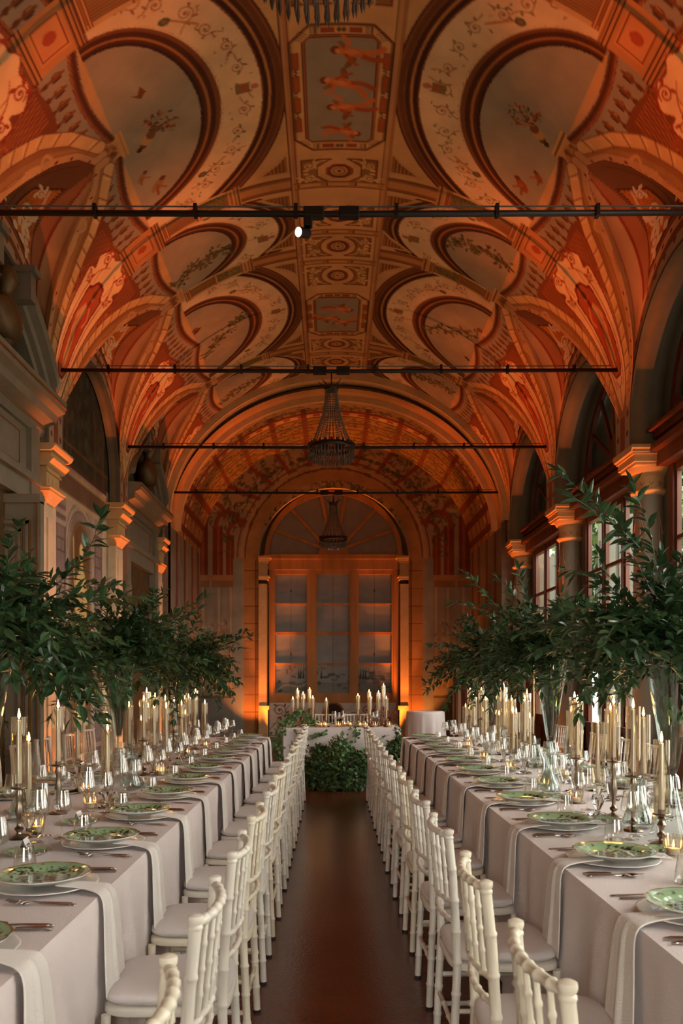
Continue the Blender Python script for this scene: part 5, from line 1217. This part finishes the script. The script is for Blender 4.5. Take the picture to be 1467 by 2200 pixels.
def setting(side,y,i,n,aisle=True):
    S=side; nm=S['name']; edge=S['edge'] if aisle else S['far']; rz=S['rz'] if aisle else S['rz']+PI
    c,s=math.cos(rz),math.sin(rz); o_=ORD[n-1-i]
    where='%s side of %s, %s setting from head end'%('aisle' if aisle else ('wall' if S is LS else 'window'),nm,o_)
    def at(u,v): return edge+u*c-v*s, y+u*s+v*c
    j=lambda a=.008: rs.uniform(-a,a)
    def P(src,cat,desc,grp,u,v,z=TZ,r=0.,jit=.006,sc_=None):
        x_,y_=at(u+j(jit),v+j(jit)); put(src,cat,'%s, %s'%(desc,where),'%s, %s'%(grp,nm),x_,y_,z,rz+r,sc_)
    pr=rs.uniform(-.25,.25)
    P(charger,'plate','white scalloped charger','white charger plates',.21,0,TZ+.001,pr)
    P(dinner,'plate','green tree-patterned plate','green dinner plates',.215,.0,TZ+.0245,pr,.003)
    P(bread,'plate','small green side plate','small green side plates',.46,.17,TZ+.001,rs.uniform(0,6))
    vg=-.13 if S is LS else -.26
    P(g_big,'glass','wide wine glass','wide wine glasses',.5,vg+.06)
    P(g_mid,'glass','smaller wine glass','smaller wine glasses',.43,vg-.02)
    P(tumbler,'glass','tapered water tumbler','water tumblers',.35,vg-.06)
    if aisle:
        P(g_slim,'glass','slim champagne glass','champagne glasses',.53,vg-.06)
        P(napkin,'napkin','hanging linen napkin','hanging white napkins',0,.06 if S is LS else -.06,0,0,.004)
        P(fork,'fork','outer fork','forks',.035,.225); P(fork,'fork','inner fork','forks',.055,.2)
        P(knife,'knife','dinner knife','knives',.03,-.205,TZ,0.); P(spoon,'spoon','dessert spoon','spoons',.03,-.235)
        if S is LS: P(card,'place card','folded name card','name cards',.5,.07,TZ,rs.uniform(-.3,.3)+PI*0)
        else: P(menu,'menu card','printed menu','printed menus',.335,.01,TZ+.03,rs.uniform(-.1,.1),.003)
for i,y in enumerate(YL): setting(LS,y,i,len(YL))
ys=[1.63]+YR
for i,y in enumerate(ys): setting(RS,y,i,len(ys))
for i,y in enumerate(YL[1:]): setting(LS,y,i,len(YL)-1,False)
for i,y in enumerate(YR): setting(RS,y,i,len(YR),False)
# ------------------------------------------------ candles
def make_flame(mt,s=1.):
    m=MB(); m.lathe([(0,0),(.0045*s,.006*s),(.006*s,.013*s),(.0045*s,.024*s),(.002*s,.036*s),(0,.044*s)],8,None,False,False); return m
def make_candle():
    e=empty('taper_candle'); 
    lathe_obj('wax',[(0,0),(.0115,0),(.0112,.12),(.0095,.262),(.0088,.27),(.005,.268),(0,.266)],MATS['wax_ivory'],16,50,e)
    m=MB(); m.tube([(0,0,.266),(.0006,0,.276)],.001,5); m.build('wick',MATS['wick_black'],e)
    o=make_flame(0).build('flame',MATS['flame'],e,smooth=True); o.location=(0,0,.274); return e
candle=make_candle()
sleeve=lathe_obj('glass_sleeve',[(.031,0),(.0325,.001),(.0325,.3),(.0308,.3),(.0308,.002)],MATS['glass_sleeve'],28)
def stick_silver(h):
    p=[(.045,0),(.047,.004),(.043,.008),(.03,.014),(.012,.022),(.01,.03),(.018,.038),(.02,.046),(.011,.054),(.009,.065)]
    hh=h-.03; p+=[(.012,.065+(hh-.065)*.2),(.019,.065+(hh-.065)*.38),(.013,.065+(hh-.065)*.55),(.01,.065+(hh-.065)*.7),(.017,.065+(hh-.065)*.86),(.011,hh)]
    p+=[(.034,h-.024),(.036,h-.02),(.034,h-.016),(.015,h-.014),(.0155,h),(.0125,h),(.0125,h-.008),(0,h-.008)]
    return p
def stick_glass(h):
    return [(0,.004),(.05,.002),(.052,.008),(.045,.014),(.016,.024),(.012,.035),(.026,.045+.1*h),(.034,.05+.2*h),(.026,.055+.3*h),(.014,.45*h+.03),(.022,.55*h+.03),(.026,.62*h+.03),(.018,.7*h+.03),(.013,h-.03),(.035,h-.02),(.036,h-.016),(.016,h-.012),(.016,h),(.0125,h),(.0125,h-.01),(0,h-.01)]
STK={}
def candlestick(h,kind):
    h=max(.05,round(h/.03)*.03); key=(h,kind)
    if key not in STK:
        if kind=='silver': o=lathe_obj('candlestick',stick_silver(max(h,.12)) if h>=.12 else [(.04,0),(.042,.004),(.02,.01),(.014,h-.025),(.034,h-.018),(.035,h-.014),(.015,h-.012),(.0155,h),(.0125,h),(.0125,h-.008),(0,h-.008)],MATS['silver_old'],24,40)
        else: o=lathe_obj('candlestick',stick_glass(h),MATS['crystal'],14,30)
        STK[key]=o
    return STK[key],h
def flame_pts(lst,X,where,grp,seed,anchor):
    r=random.Random(seed); out=[]
    for e in lst:
        px,py=e[0],e[1]; x=X+(e[2] if len(e)>2 else r.uniform(-.1,.1)); d=x*FPX/(px-712); d=min(max(d,1.2),9.55); x=(px-712)*d/FPX; z=EYE+(1460-py)/FPX*d
        out.append((x,d,z))
    return out
def put_candles(pts,where,grp,seed,order):
    r=random.Random(seed); pts=sorted(pts,key=lambda p:order(p)); n=len(pts)
    for i,(x,y,z) in enumerate(pts):
        h=z-.03-.27-TZ; kind='silver' if r.random()<.35 else 'crystal'
        src,hh=candlestick(min(max(h,.05),.3),kind); o_=ORD[i]
        lb='%s, %s from %s'%(where[0],o_,where[1])
        put(src,'candlestick',('old silver' if kind=='silver' else 'crystal')+' candlestick on '+lb,'candlesticks on '+grp,x,y,TZ,r.random()*6)
        cz=TZ+hh-.009; sc_=max(.7,min(1.25,(z-.03-cz)/.27))
        put(candle,'candle','lit ivory taper candle on '+lb,'lit taper candles on '+grp,x,y,cz,r.random()*6,(1,1,sc_))
        put(sleeve,'glass sleeve','tall glass sleeve around taper on '+lb,'glass candle sleeves on '+grp,x,y,TZ+hh-.0165,r.random()*6,(1,1,.97*sc_))
L_=[(41,1532,.05),(62,1581,.07),(125,1511,.0),(167,1520,-.14),(230,1536,.05),(231,1560,.2),(277,1511,-.1),(303,1541,-.15),(315,1482,-.1),(309,1498,.05),(333,1491,-.1),(331,1514,.1),(355,1498,.0),(357,1514,.12),(374,1502,-.1),(390,1509,.1),(318,1514,-.2),(405,1494,-.05),(397,1497,-.15),(398,1528,.12),(420,1481,-.1),(418,1492,.05),(440,1507,.08)]
R_=[(1082,1473,-.05),(1099,1497,-.1),(1132,1485,.05),(1127,1500,-.08),(1087,1502,.1),(1102,1524,-.1),(1109,1526,.05),(1138,1536,.1),(1234,1492,.0),(1240,1501,-.12),(1227,1521,.1),(1284,1544,-.15),(1311,1517,.1),(1318,1502,-.08),(1360,1510,-.12),(1382,1528,.0),(1421,1581,-.12),(1072,1530,.05),(1000,1514,.0),(1010,1478,.05),(1018,1490,-.1),(1008,1519,.12),(1034,1480,.05),(1043,1499,-.08),(1037,1523,.1)]
P_L=flame_pts(L_,-1.4,'','',1,0); P_R=flame_pts(R_,1.49,'','',2,0)
put_candles(P_L,('wall-side table','camera end'),'the wall-side table',3,lambda p:p[1])
put_candles(P_R,('window-side table','camera end'),'the window-side table',4,lambda p:p[1])
H_=[(629,1499,11.75),(639,1481,11.95),(651,1488,11.8),(665,1479,12.0),(672,1497,11.95),(701,1502,11.75),(769,1492,11.8),(793,1484,12.0),(795,1493,11.75),(813,1486,11.9),(824,1471,12.05),(830,1498,11.8)]
put_candles([((px-712)*d/FPX,d,EYE+(1460-py)/FPX*d) for px,py,d in H_],('head table','ivy end'),'the head table',5,lambda p:p[0])
# votives in ribbed glass cups
def make_votive():
    e=empty('votive_candle'); m=MB(); n=40; vs=[];fs=[]
    prof=[(.022,.001),(.027,.003),(.031,.03),(.036,.072),(.034,.072),(.029,.03),(.02,.01)]
    for r_,z in prof:
        for k in range(n): a=2*PI*k/n; rr=r_*(1+.035*(1 if k%2 else -1)); vs.append((rr*math.cos(a),rr*math.sin(a),z))
    for i in range(len(prof)-1):
        for k in range(n): fs.append((i*n+k,i*n+(k+1)%n,(i+1)*n+(k+1)%n,(i+1)*n+k))
    m.add(vs,fs); m.build('ribbed_cup',MATS['glass_sleeve'],e)
    lathe_obj('wax',[(0,.008),(.019,.008),(.0195,.028),(.0,.027)],MATS['wax_ivory'],16,50,e)
    o=make_flame(0,.6).build('flame',MATS['votive_flame'],e,smooth=True); o.location=(0,0,.03); return e
votive=make_votive(); r=random.Random(9)
VL_=sorted([(-1.3,2.2),(-1.55,2.9),(-1.32,3.62),(-1.28,4.3),(-1.5,4.9),(-1.22,5.8),(-1.45,6.6),(-1.3,7.3),(-1.25,8.1),(-1.45,8.8)],key=lambda p:p[1])
VR_=sorted([(1.33,3.15),(1.5,3.0),(1.55,3.9),(1.36,4.5),(1.34,5.1),(1.62,5.6),(1.35,6.1),(1.3,6.9),(1.55,7.4),(1.38,8.1),(1.5,8.8)],key=lambda p:p[1])
VH_=[(px,d) for px,d in ((620,11.7),(683,11.85),(690,11.68),(699,11.66),(727,11.75),(740,11.9),(752,11.8),(775,11.7),(785,11.68),(806,11.72),(837,11.7))]
for lst,nm,an in ((VL_,'wall-side table','camera end'),(VR_,'window-side table','camera end'),([((px-712)*d/FPX,d) for px,d in VH_],'head table','ivy end')):
    for i,(x,y) in enumerate(lst): put(votive,'votive candle','glowing votive in ribbed glass on %s, %s from the %s'%(nm,ORD[i],an),'votive candles on the '+nm,x,y,TZ+.001,r.random()*6,(1.15,1.15,1.15))
# small crystal carafes / bell shades between the sleeves
def make_carafe():
    return lathe_obj('crystal_carafe',[(0,.003),(.055,.002),(.066,.01),(.07,.03),(.06,.07),(.035,.12),(.022,.16),(.02,.2),(.027,.23),(.025,.23),(.018,.2),(.02,.16),(.033,.12),(.058,.07),(.067,.03),(0,.012)],MATS['glass_vase'],28)
car=make_carafe()
for i,(x,y) in enumerate([(1.42,3.75),(1.3,4.85),(1.6,6.3),(-1.5,3.95),(-1.25,5.05),(-1.55,6.2)]):
    put(car,'carafe','clear glass carafe among the candles on the %s, %s from camera end'%('window-side table' if x>0 else 'wall-side table',ORD[i%3]),'glass carafes on the %s'%('window-side table' if x>0 else 'wall-side table'),x,y,TZ+.001,0)
# ------------------------------------------------ greenery
mat('leaf_dark', (54,84,50), .3, var=.35, vscale=4); mat('leaf_mid', (84,116,62), .4, var=.3, vscale=4); mat('leaf_ivy', (84,118,64), .45, var=.35, vscale=5)
mat('stem_green', (66,78,44), .6); mat('bark', (122,92,66), .75, bump=.4, bscale=60, var=.35); mat('petal_white', (226,222,214), .7)
def leafv(m,p,d,n,L,Wd,fold=.25):
    d=d.normalized(); s=d.cross(n)
    if s.length<1e-4: s=d.orthogonal()
    s.normalize(); u=s.cross(d)
    b=len(m.v); q=p
    for a,w_,h in ((0,0,0),(.3,.42,.12),(.6,.46,.12),(1,0,-.08),(.3,-.42,.12),(.6,-.46,.12),(.45,0,-.02)):
        v=q+d*(a*L)+s*(w_*Wd)+u*(h*Wd*fold*4*(1 if w_ else 0)-(a*a)*L*.12); m.v.append((v.x,v.y,v.z))
    m.f += [(b,b+1,b+6),(b+1,b+2,b+6),(b+2,b+3,b+6),(b,b+6,b+4),(b+6,b+5,b+4),(b+6,b+3,b+5)]
def branch(m,ms,rnd,p0,dir_,length,nleaf,L,droop=.5,Wd=.36,sides=1):
    p=Vector(p0); d=dir_.normalized(); pts=[tuple(p)]; steps=max(4,int(nleaf)); st=length/steps
    for i in range(steps):
        d=(d+Vector((rnd.gauss(0,.06),rnd.gauss(0,.06),-droop*st*1.3+rnd.gauss(0,.05)))).normalized(); p=p+d*st; pts.append(tuple(p))
        if i>=steps*.12:
            for sg in ((1,-1) if rnd.random()<.35 else (rnd.choice((1,-1)),)):
                side=d.cross(Vector((rnd.gauss(0,.5),rnd.gauss(0,.5),1))); 
                if side.length<.1: continue
                side.normalize(); ld=(d*.65+side*sg*.8+Vector((0,0,rnd.gauss(.1,.3)))).normalized(); leafv(m,p,ld,Vector((rnd.gauss(0,.4),rnd.gauss(0,.4),1)).normalized(),L*rnd.uniform(.65,1.2),L*Wd*rnd.uniform(.8,1.25))
    leafv(m,p,d,Vector((0,0,1)),L,L*Wd)
    ms.tube(pts,[.0028*(1-.6*i/len(pts)) for i in range(len(pts))],4)
def arrangement(x,y,label,seed,R_=.62,top=.62,sprays=(),nb=150,L=.070):
    rnd=random.Random(seed); e=empty('greenery_arrangement',(x,y,TZ),0,label,'greenery','greenery arrangements in tall vases')
    m=MB(); ms=MB(); m2=MB(); z0=.87
    for i in range(nb):
        az=rnd.uniform(0,2*PI); el=rnd.choice([rnd.uniform(-.15,.5),rnd.uniform(.2,1.3)]); ln=rnd.uniform(.3,R_)*(.85 if el>.9 else 1.)*(top/.62 if el>.6 else 1)
        d=Vector((math.cos(az)*math.cos(el),math.sin(az)*math.cos(el),math.sin(el))); branch(m,ms,rnd,(rnd.uniform(-.06,.06),rnd.uniform(-.06,.06),z0-.02),d,ln,ln*62,L*rnd.uniform(.75,1.15),rnd.uniform(.5,1.7))
    for (ax,ay,az_,ln,dr) in sprays: 
        for k in range(2): branch(m,ms,rnd,(0,0,z0),Vector((ax+rnd.gauss(0,.05),ay+rnd.gauss(0,.05),az_+rnd.gauss(0,.05))),ln*rnd.uniform(.85,1),ln*48,L*1.15,dr)
    for i in range(46):           # broad paler leaves round the rim
        az=rnd.uniform(0,2*PI); p=Vector((math.cos(az)*rnd.uniform(.08,.25),math.sin(az)*rnd.uniform(.08,.25),z0+rnd.uniform(-.06,.12))); d=Vector((math.cos(az+rnd.gauss(0,.5)),math.sin(az+rnd.gauss(0,.5)),rnd.uniform(-.9,.3))); leafv(m2,p,d,Vector((0,0,1)),rnd.uniform(.06,.11),rnd.uniform(.05,.08))
    for i in range(170):           # leaves pressed inside the glass
        az=rnd.uniform(0,2*PI); k=rnd.uniform(.3,1); rr=(.03+.09*k)*rnd.uniform(.5,.9); p=Vector((math.cos(az)*rr,math.sin(az)*rr,.3+.55*k)); leafv(m2,p,Vector((rnd.gauss(0,.4),rnd.gauss(0,.4),1)),Vector((math.cos(az),math.sin(az),0)),.055,.03)
    m.build('foliage',MATS['leaf_dark'],e,fix=False); m2.build('broad_leaves',MATS['leaf_mid'],e,fix=False)
    for k in range(14):
        a=k*2.4; c,s=math.cos(a),math.sin(a); r0=rnd.uniform(.002,.014); r1=rnd.uniform(.03,.1); ms.tube([(c*r0,s*r0,.31),(c*r1*.5+.01*s,s*r1*.5,.58),(c*r1,s*r1,.9)],.0038,5)
    ms.build('stems',MATS['stem_green'],e,smooth=True,fix=False)
    for k in range(5):
        mb=MB(); a=k*1.3+seed; c,s=math.cos(a),math.sin(a); mb.tube([(c*.008,s*.008,.31),(c*.02+.01,s*.02,.42),(c*.03-.008*s,s*.03,.55),(c*.05,s*.05+.01,.7),(c*.09,s*.09,.9)],[.009,.0085,.008,.007,.006],8); mb.tube([(c*.03-.008*s,s*.03,.55),(c*.0-.02,s*.0+.02,.64),(c*.02-.04,s*.02+.03,.72)],[.005,.004,.003],6); mb.build('branch',MATS['bark'],e,smooth=True)
    return e
vase=lathe_obj('glass_vase',[(.085,.002),(.087,.006),(.07,.05),(.048,.12),(.03,.2),(.024,.245),(.032,.262),(.024,.275),(.03,.29),(.04,.34),(.062,.5),(.09,.68),(.135,.87),(.132,.87),(.087,.68),(.059,.5),(.037,.345),(.02,.3),(0,.296)],MATS['glass_vase'],40)
VS=[(1.49,3.56,'window-side','first'),(1.49,5.5,'window-side','second'),(1.47,7.45,'window-side','third'),(-1.45,3.4,'wall-side','first'),(-1.44,5.48,'wall-side','second'),(-1.43,7.6,'wall-side','third')]
for x,y,t_,o_ in VS: put(vase,'vase','tall clear trumpet vase on the %s table, %s from the camera end'%(t_,o_),'tall trumpet vases',x,y,TZ+.001,0)
SP=[[(-.35,0,1,1.05,.1),(-.9,-.2,.5,.6,.8),(-.1,0,1,.8,.1)],[(-.75,-.1,.6,.85,.35),(.6,.0,.5,.6,.8),(-.5,0,1,.7,.3)],[(-.95,-.1,.1,.75,.8),(-.6,0,.6,.5,.6),(.2,0,1,.4,.3)],[(.75,.1,.4,.8,.2),(.8,0,.1,.7,1.2),(.6,-.2,-.1,.6,1.2)],[(.75,.0,.45,.75,.25),(-.6,-.1,.1,.6,1.4),(.3,0,.8,.45,.4)],[(.9,-.1,.35,.8,.8),(.9,0,-.1,.65,1.2),(-.7,0,.5,.6,.5)]]
for (x,y,t_,o_),sp,sd in zip(VS,SP,(1,2,3,4,5,6)):
    arrangement(x,y,'dark green leafy branches spilling from the %s tall vase of the %s table'%(o_,t_),sd,R_=.68,sprays=sp)
# greenery bank before the head table
def ivyleaf(m,p,d,n,L):
    d=d.normalized(); s=d.cross(n)
    if s.length<1e-4: s=d.orthogonal()
    s.normalize(); b=len(m.v)
    for a,w_ in ((0,0),(.1,.42),(.35,.3),(.45,.5),(.65,.22),(1,0),(.65,-.22),(.45,-.5),(.35,-.3),(.1,-.42)): v=p+d*(a*L)+s*(w_*L)+n*(-.12*L*abs(w_)*2); m.v.append((v.x,v.y,v.z))
    m.f += [tuple(range(b,b+10))]
def bank(x0,x1,y0,y1,h,label,seed,n,nb,h2=None):
    rnd=random.Random(seed); e=empty('greenery_bank',((x0+x1)/2,(y0+y1)/2,0),0,label,'greenery'); m=MB(); m2=MB(); ms=MB(); hx=(x1-x0)/2; hy=(y1-y0)/2
    for _ in range(n):
        a=rnd.uniform(0,2*PI); b=math.acos(rnd.uniform(0,1)); rr=rnd.uniform(.75,1.02); nx,ny,nz=math.sin(b)*math.cos(a),math.sin(b)*math.sin(a),math.cos(b); p=Vector((hx*nx*rr,hy*ny*rr,max(.02,h*nz*rr*(1+.12*math.sin(nx*9+seed))))); nn=Vector((nx,ny,nz+.3)).normalized(); d=(nn*.4+Vector((rnd.gauss(0,.7),rnd.gauss(0,.7),rnd.gauss(-.1,.6))))
        if d.length<.1: continue
        if rnd.random()<.5: ivyleaf(m2,p,d,nn,rnd.uniform(.045,.075))
        else: leafv(m,p,d,nn,rnd.uniform(.045,.08),rnd.uniform(.02,.034))
    for _ in range(nb):
        a=rnd.uniform(0,2*PI); p=(hx*.7*math.cos(a),hy*.7*math.sin(a),h*rnd.uniform(.2,.8)); d=Vector((math.cos(a)*.8,math.sin(a)*.8-.3,rnd.uniform(-.1,1.))); branch(m,ms,rnd,p,d,rnd.uniform(.2,.4),14,.055,1.2)
    mb=MB(); mb.lathe([(1,0),(.98,.2),(.85,.5),(.55,.75),(.0,.85)],20,Matrix.Diagonal((hx*.8,hy*.8,h*.85,1))); mb.build('mass',MATS['bank_core'],e,smooth=True)
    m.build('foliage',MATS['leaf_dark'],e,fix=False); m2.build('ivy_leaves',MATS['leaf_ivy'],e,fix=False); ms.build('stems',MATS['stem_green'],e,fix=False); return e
mat('bank_core',(22,30,18),.95,bump=.6,bscale=20,var=.4)  # dark green solid core that fills the bank behind its leaves
bank(-.42,.6,10.5,11.35,.62,'large dark ivy and ruscus bank on the floor before the head table',7,4200,60)
bank(.72,1.12,10.9,11.45,.72,'smaller ivy bank with white flowers at the window end of the head table',8,1500,20)
bank(-1.0,-.72,10.95,11.4,.2,'low dark trailing greenery at the floor by the ivy end of head table',12,500,16)
rnd=random.Random(31)
def garland(pts,label,seed,n,spread,z_rest=None):
    rnd=random.Random(seed); e=empty('ivy_garland',pts[0],0,label,'ivy garland'); o0=Vector(pts[0]); P=[Vector(p)-o0 for p in pts]; m=MB(); ms=MB(); S=spl([tuple(p) for p in P],12)
    ms.tube([tuple(s) for s in S],.004,5)
    for _ in range(n):
        s=Vector(S[rnd.randrange(len(S))]); p=s+Vector((rnd.gauss(0,spread),rnd.gauss(0,spread*.5),abs(rnd.gauss(0,spread*.6)))); nn=Vector((rnd.gauss(0,.4),-.8,rnd.uniform(0,1))).normalized(); ivyleaf(m,p,Vector((rnd.gauss(0,1),rnd.gauss(0,.4),rnd.gauss(-.3,1))),nn,rnd.uniform(.035,.06))
    m.build('ivy_leaves',MATS['leaf_ivy'],e,fix=False); ms.build('stems',MATS['stem_green'],e,fix=False)
garland([(-.52,11.75,TZ+.14),(-.6,11.6,TZ+.06),(-.68,11.5,TZ+.03),(-.75,11.44,.62),(-.76,11.42,.42),(-.74,11.42,.3)],'ivy trailing over the corner of the head table down its cloth',41,150,.05)
garland([(-.6,11.62,TZ+.12),(-.45,11.66,TZ+.2),(-.35,11.66,TZ+.12),(-.28,11.6,TZ+.05)],'bushy ivy sprig standing on the head table among candles',42,80,.05)
garland([(-.5,11.46,.7),(-.35,11.44,.6),(-.22,11.44,.64),(-.05,11.45,.68)],'thin ivy strand pinned along the front of the head table cloth',43,46,.035)
garland([(.3,11.44,.78),(.36,11.44,.68),(.32,11.42,.55)],'small ivy tuft at the middle front edge of the head table',44,30,.03)
# white flowers in the smaller bank
for k,(x,y,z) in enumerate([(.98,10.93,.42),(1.02,10.96,.34),(.93,10.9,.33)]):
    e=empty('white_flower',(x,y,z),0,'white blossom in the smaller ivy bank, %s'%('topmost','one nearer the window','lower one by the aisle')[k] if False else ('white blossom in the smaller ivy bank, '+('topmost of three','one nearer the windows','lowest, nearer the aisle')[k]),'flower','white blossoms in the ivy bank'); m=MB()
    for j in range(9): a=j*.7; leafv(m,Vector((0,0,0)),Vector((math.cos(a),-.6,math.sin(a))),Vector((0,-1,.2)),.045,.04)
    m.build('petal',MATS['petal_white'],e,fix=False)
# head table settings
for i,(x,y) in enumerate([(-.12,12.05),(.38,12.05)]):
    o_=('ivy end','round table end')[i]
    for src,nm,dz in ((charger,'white charger',.001),(dinner,'green plate',.0245)): put(src,'plate','%s on the head table, seat nearer the %s'%(nm,o_),'head table plates',x,y,TZ+dz,0)
    for k,(s_,nm) in enumerate(((g_big,'wide wine glass'),(g_mid,'smaller wine glass'),(g_slim,'champagne glass'))): put(s_,'glass','%s on the head table, seat nearer the %s'%(nm,o_),'head table glasses',x+.16+.06*k,y-.16-.02*k,TZ,0)
# round covered side table
def round_table():
    m=MB(); n=120; vs=[];fs=[]; rnd=random.Random(3)
    lv=[(0,.94),(.26,.94),(.295,.938),(.303,.93),(.308,.9),(.315,.75),(.33,.5),(.35,.25),(.37,.01)]
    for r_,z in lv:
        k=max(0,(.93-z)/.93)
        for i in range(n): a=2*PI*i/n; rr=r_*(1+k*(.05*math.sin(a*9+1)+.035*math.sin(a*14+2)+.02*math.sin(a*23))); vs.append((rr*math.cos(a),rr*math.sin(a),z))
    for l in range(len(lv)-1):
        for i in range(n): fs.append((l*n+i,l*n+(i+1)%n,(l+1)*n+(i+1)%n,(l+1)*n+i))
    m.add(vs,fs); o=m.build('round_side_table',MATS['linen_cloth'],smooth=50,loc=(1.52,13.1,0)); tag(o,'small round side table draped in white cloth near the striped screen','table')
round_table()
# folding screen with red and cream stripes
def stripes():
    m=mat('striped_silk',(150,50,40),.6); nt=m.node_tree; b=nt.nodes['Principled BSDF']; tc=nt.nodes.new('ShaderNodeTexCoord'); sx=nt.nodes.new('ShaderNodeSeparateXYZ'); nt.links.new(tc.outputs['Object'],sx.inputs[0])
    ml=nt.nodes.new('ShaderNodeMath'); ml.operation='MULTIPLY'; ml.inputs[1].default_value=1/.17; nt.links.new(sx.outputs['X'],ml.inputs[0]); fr=nt.nodes.new('ShaderNodeMath'); fr.operation='FRACT'; nt.links.new(ml.outputs[0],fr.inputs[0])
    r=nt.nodes.new('ShaderNodeValToRGB'); r.color_ramp.interpolation='CONSTANT'; r.color_ramp.elements[0].color=(*lin((92,24,20)),1); r.color_ramp.elements[1].position=.38; r.color_ramp.elements[1].color=(*lin((150,112,76)),1)
    e=r.color_ramp.elements.new(.5); e.color=(*lin((120,60,44)),1); e=r.color_ramp.elements.new(.56); e.color=(*lin((206,180,140)),1); e=r.color_ramp.elements.new(.9); e.color=(*lin((92,24,20)),1)
    nt.links.new(fr.outputs[0],r.inputs['Fac']); nt.links.new(r.outputs['Color'],b.inputs['Base Color'])
stripes()
sx_=empty('folding_screen',(2.0,13.3,0),0,'gilt framed folding screen covered in red and cream striped silk','folding screen')
p=Vector((0,0,0)); ang=[-40,-8,-52]; 
for k,a in enumerate(ang):
    a=R(a); d=Vector((math.cos(a),math.sin(a),0)); L=.48
    o=MB(); o.box(0,L,-.012,.012,.06,1.86); po=o.build('panel',MATS['striped_silk'],sx_); po.location=p; po.rotation_euler=(0,0,a)
    o=MB(); 
    for b_ in ((0,.025,-.02,.02,0,1.9),(L-.025,L,-.02,.02,0,1.9),(0,L,-.02,.02,1.87,1.9),(0,L,-.02,.02,.04,.07)): o.box(*b_)
    fo=o.build('gilt_frame',MATS['gilt'],po); p=p+d*L
# trees in the garden
for k,(x,y,h) in enumerate([(9.2,24,9),(13.5,36,12),(6.6,15.5,6)]):
    rnd=random.Random(50+k); e=empty('garden_tree',(x,y,-.3),0,'green garden tree glimpsed through the %s'%('middle window panes','far window panes','nearest window panes')[k],'tree','trees outside the windows'); m=MB()
    for _ in range(4200):
        a,b=rnd.uniform(0,6.28),rnd.uniform(-1,1); q=math.sqrt(1-b*b); rr=rnd.uniform(.7,1.05); pp=Vector((h*.3*q*math.cos(a)*rr,h*.3*q*math.sin(a)*rr,h*.62+h*.38*b*rr)); leafv(m,pp,Vector((rnd.gauss(0,1),rnd.gauss(0,1),rnd.gauss(0,1))),Vector((0,0,1)),.03*h+.08,.022*h+.03)
    m.build('crown',MATS['leaf_mid'],e,fix=False); mb=MB(); mb.tube([(0,0,0),(.05,0,h*.3),(0,0,h*.7)],[.16,.13,.06],8); mb.build('trunk',MATS['bark'],e)
# ---------------------------------------------------------------- light: uplights on the floor, track lamp, daylight
def spot(x,y,z,rx,ry,e,col=(1,.27,.045),ang=70,blend=.5,soft=.04,name='uplight'):
    L=bpy.data.lights.new(name,'SPOT'); L.energy=e; L.color=col; L.spot_size=R(ang); L.spot_blend=blend; L.shadow_soft_size=soft
    o=bpy.data.objects.new(name,L); COL.objects.link(o); o.location=(x,y,z); o.rotation_euler=(R(180)+rx,ry,0); return o
for y in PIER[1:]:
    for x,t in ((-2.66,-1),(2.9,1)):
        spot(x,y,.12,0,R(-3.2*t),1000,col=(1,.19,.035),ang=30,blend=1.)
        spot(x,y,.14,0,R(-6*t),52,col=(1,.32,.06),ang=100,blend=.8)
bg.inputs['Strength'].default_value = 10.0; bg.inputs['Color'].default_value = (1.,.95,.87,1)
spot(-1.30,16.78,.1,0,0,600,ang=36); spot(1.40,16.78,.1,0,0,600,ang=36)
spot(-1.7,16.5,.1,R(-6),0,150,ang=80); spot(1.8,16.5,.1,R(-6),0,150,ang=80)
